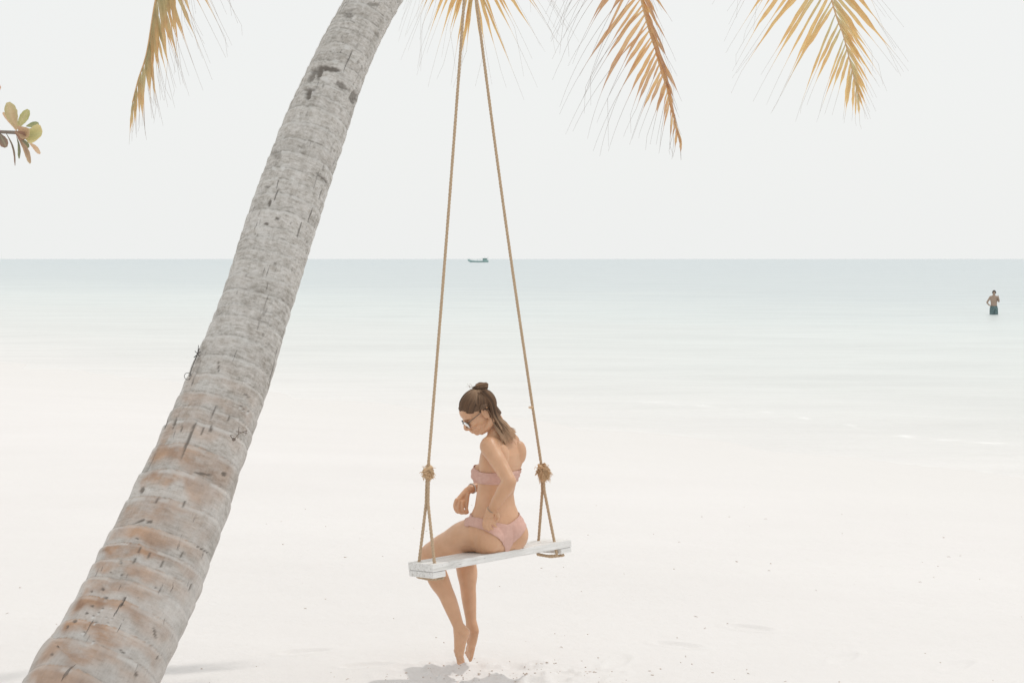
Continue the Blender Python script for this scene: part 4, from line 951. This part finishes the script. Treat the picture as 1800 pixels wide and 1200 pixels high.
# ------------------------------------------------------------------ sea almond tree whose branch tip reaches into the picture
AB = Vector((-4.6, 6.9, 0)); almond = empty('almond_tree', AB, 'tree off the left edge with a branch tip of yellow green leaves reaching in', 'tree')
cm = MB(); p, r = smooth_path([AB + Vector((0, 0, -.2)), AB + Vector((.04, 0, 1.2)), AB + Vector((-.08, .05, 2.4)), AB + Vector((.05, 0, 3.6)), AB + Vector((0, 0, 4.4))], [.17, .13, .10, .07, .03], 6); tube(cm, p, r, 12); cm.build('trunk', M_branch, almond)
NODE = P(34.5, 233.5, 6.9)
cm = MB(); p, r = smooth_path([AB + Vector((-.05, .04, 2.3)), P(-420, 300, 6.9), P(-220, 236, 6.88), P(-60, 230, 6.9), P(0, 232, 6.9), NODE], [.05, .035, .022, .012, .008, .009], 6); tube(cm, p, r, 8)
p, r = smooth_path([P(-150, 233, 6.9), P(-80, 190, 6.9), P(-26, 168, 6.9)], [.012, .008, .005], 5); tube(cm, p, r, 6); cm.build('branch', M_branch, almond)
def bleaf(base, tip, w, cols, cup=.25, twist=0.0, face=None, name='leaf', mbx=None, sgn=1):
    ax_ = tip - base; L = ax_.length; ax_.normalize(); n_ = face if face is not None else Vector((0, -1, .3)); n_ = (n_ - ax_ * n_.dot(ax_)).normalized()
    n_ = Matrix.Rotation(twist, 3, ax_) @ n_; s_ = ax_.cross(n_).normalized(); V, Cc = [], []; K, Wn = 14, 3
    for i in range(K + 1):
        t = i / K; ww = w * (math.sin(math.pi * min(1, (t * .94 + .03)) ** 1.55)) ** .75 * (1 + .06 * math.sin(i * 2.3)) + .002
        c = base + ax_ * (L * t) + n_ * (-.10 * L * math.sin(math.pi * t) * sgn)
        for j in range(-Wn, Wn + 1):
            x = j / Wn; V.append(c + s_ * (ww * x) + n_ * (cup * ww * abs(x) ** 1.3 + .02 * w * math.sin(i * 1.5 + j)))
            cc = lerp3(cols[0], cols[1], min(1, max(0, abs(x) * .8 + (t - .5) * .6))); Cc.append(lerp3(cc, (.75, .65, .4), .25) if j == 0 else cc)
    Q_ = 2 * Wn + 1; Fs = [(i * Q_ + j, i * Q_ + j + 1, (i + 1) * Q_ + j + 1, (i + 1) * Q_ + j) for i in range(K) for j in range(Q_ - 1)]
    if mbx is not None: mbx.add(V, Fs, Cc); return
    m_ = MB(); m_.add(V, Fs, Cc); m_.build(name, M_aleaf, almond)
G1, G2, Y1, Y2, T1, T2, B1, B2, D1 = (.34, .37, .19), (.56, .50, .27), (.50, .50, .22), (.76, .62, .32), (.66, .50, .32), (.76, .55, .38), (.36, .22, .16), (.54, .33, .22), (.20, .19, .16)
px_ = lambda w: w / F * 6.9 / 2
for (bu_, bv_, dy0), (tu, tv, dy1), w, cl_, tw in (
    ((30, 228, 0), (14, 180, -.03), 21, (T1, G2), .5), ((30, 232, 0), (5, 198, .05), 9, (T2, T2), -.6), ((30, 227, .02), (50, 193, .06), 14, (G2, Y1), .5), ((38, 236, -.02), (74, 236, -.05), 37, (Y1, Y2), -.15),
    ((46, 222, .05), (68, 217, .10), 9, (G1, G1), .4), ((35, 243, 0), (50, 260, .04), 10, (D1, G1), .3), ((50, 250, -.02), (71, 270, -.02), 10, (T2, T2), .8), ((29, 240, .01), (34, 279, .04), 13, (D1, G1), .9),
    ((32, 243, 0), (54, 287, -.03), 13, (B1, T1), .7), ((10, 233, 0), (27, 291, -.02), 9, (D1, B1), 1.0), ((-4, 232, 0), (11, 259, .02), 16, (D1, B1), .3), ((31, 222, -.03), (50, 241, -.06), 20, (B2, T1), .2), ((26, 232, -.04), (45, 243, -.05), 15, (B1, B1), .3),
    ((-30, 168, 0), (1.5, 152, -.02), 13, (B2, T2), .3)):
    bleaf(P(bu_, bv_, 6.9 + dy0), P(tu, tv, 6.9 + dy1), px_(w), cl_, .28, tw)
lr = random.Random(3); lm = MB()
for k in range(170):
    h_ = lr.uniform(2.6, 4.6); a = lr.uniform(0, 6.28); rr_ = lr.uniform(.2, .95) * (1 if h_ < 4.2 else .6); b0 = AB + Vector((math.cos(a) * rr_, math.sin(a) * rr_, h_)); b0.x = min(b0.x, -3.75)
    bleaf(b0, b0 + Vector((lr.gauss(0, .6), lr.gauss(0, .6), lr.gauss(-.1, .5))).normalized() * .18, .05, lr.choice(((G1, G2), (Y1, Y2), (B2, T1), (G1, G1))), .25, lr.uniform(-1, 1), None, mbx=lm)
for k in range(7):
    a = k * .9; tube(lm, [AB + Vector((0, 0, 3.0 + .15 * k)), AB + Vector((math.cos(a) * .4, math.sin(a) * .4, 3.3 + .15 * k)), AB + Vector((math.cos(a) * .75, math.sin(a) * .75, 3.5 + .12 * k))], [.03, .02, .01], 6, (.2, .17, .14))
tag(lm.build('leaves', M_aleaf, almond), kind='stuff')

# ------------------------------------------------------------------ wrack and crumbs of sand lying on the beach
dm = MB(); dr = random.Random(9)
def gz(x, y): return float(sand_z(np.array([x]), np.array([y]))[0])
for k in range(230):
    if k < 110: x, y = dr.gauss(-.02, .42), dr.gauss(7.22, .13)
    else: x, y = dr.uniform(-3.2, 3.6), 7 + 6 * dr.random() ** 1.6
    z = gz(x, y); s_ = dr.uniform(.002, .0055) * (1 if k < 110 else 1.1); ax3 = Matrix.Rotation(dr.uniform(0, 6.28), 3, 'Z')
    A3 = (ax3 @ XYZ[0], ax3 @ XYZ[1], XYZ[2])
    if k < 110 or dr.random() < .6: ellipsoid(dm, (x, y, z + s_ * .25), A3, (s_ * dr.uniform(.8, 2.0), s_, s_ * .6), 7, 5)
    else:
        l = dr.uniform(.008, .03); tube(dm, [Vector((x, y, z + .002)), Vector((x, y, z + .004)) + A3[0] * l * .5 + A3[1] * .003, Vector((x, y, z + .002)) + A3[0] * l], [.0012, .0018, .0008], 5)
dmo = dm.build('beach_litter', noisy('shell_and_twig_bits', (.46, .38, .33), (.70, .63, .58), 18), None)
tag(dmo, 'scattered shell bits, twigs and crumbs of sand on the beach', kind='stuff')
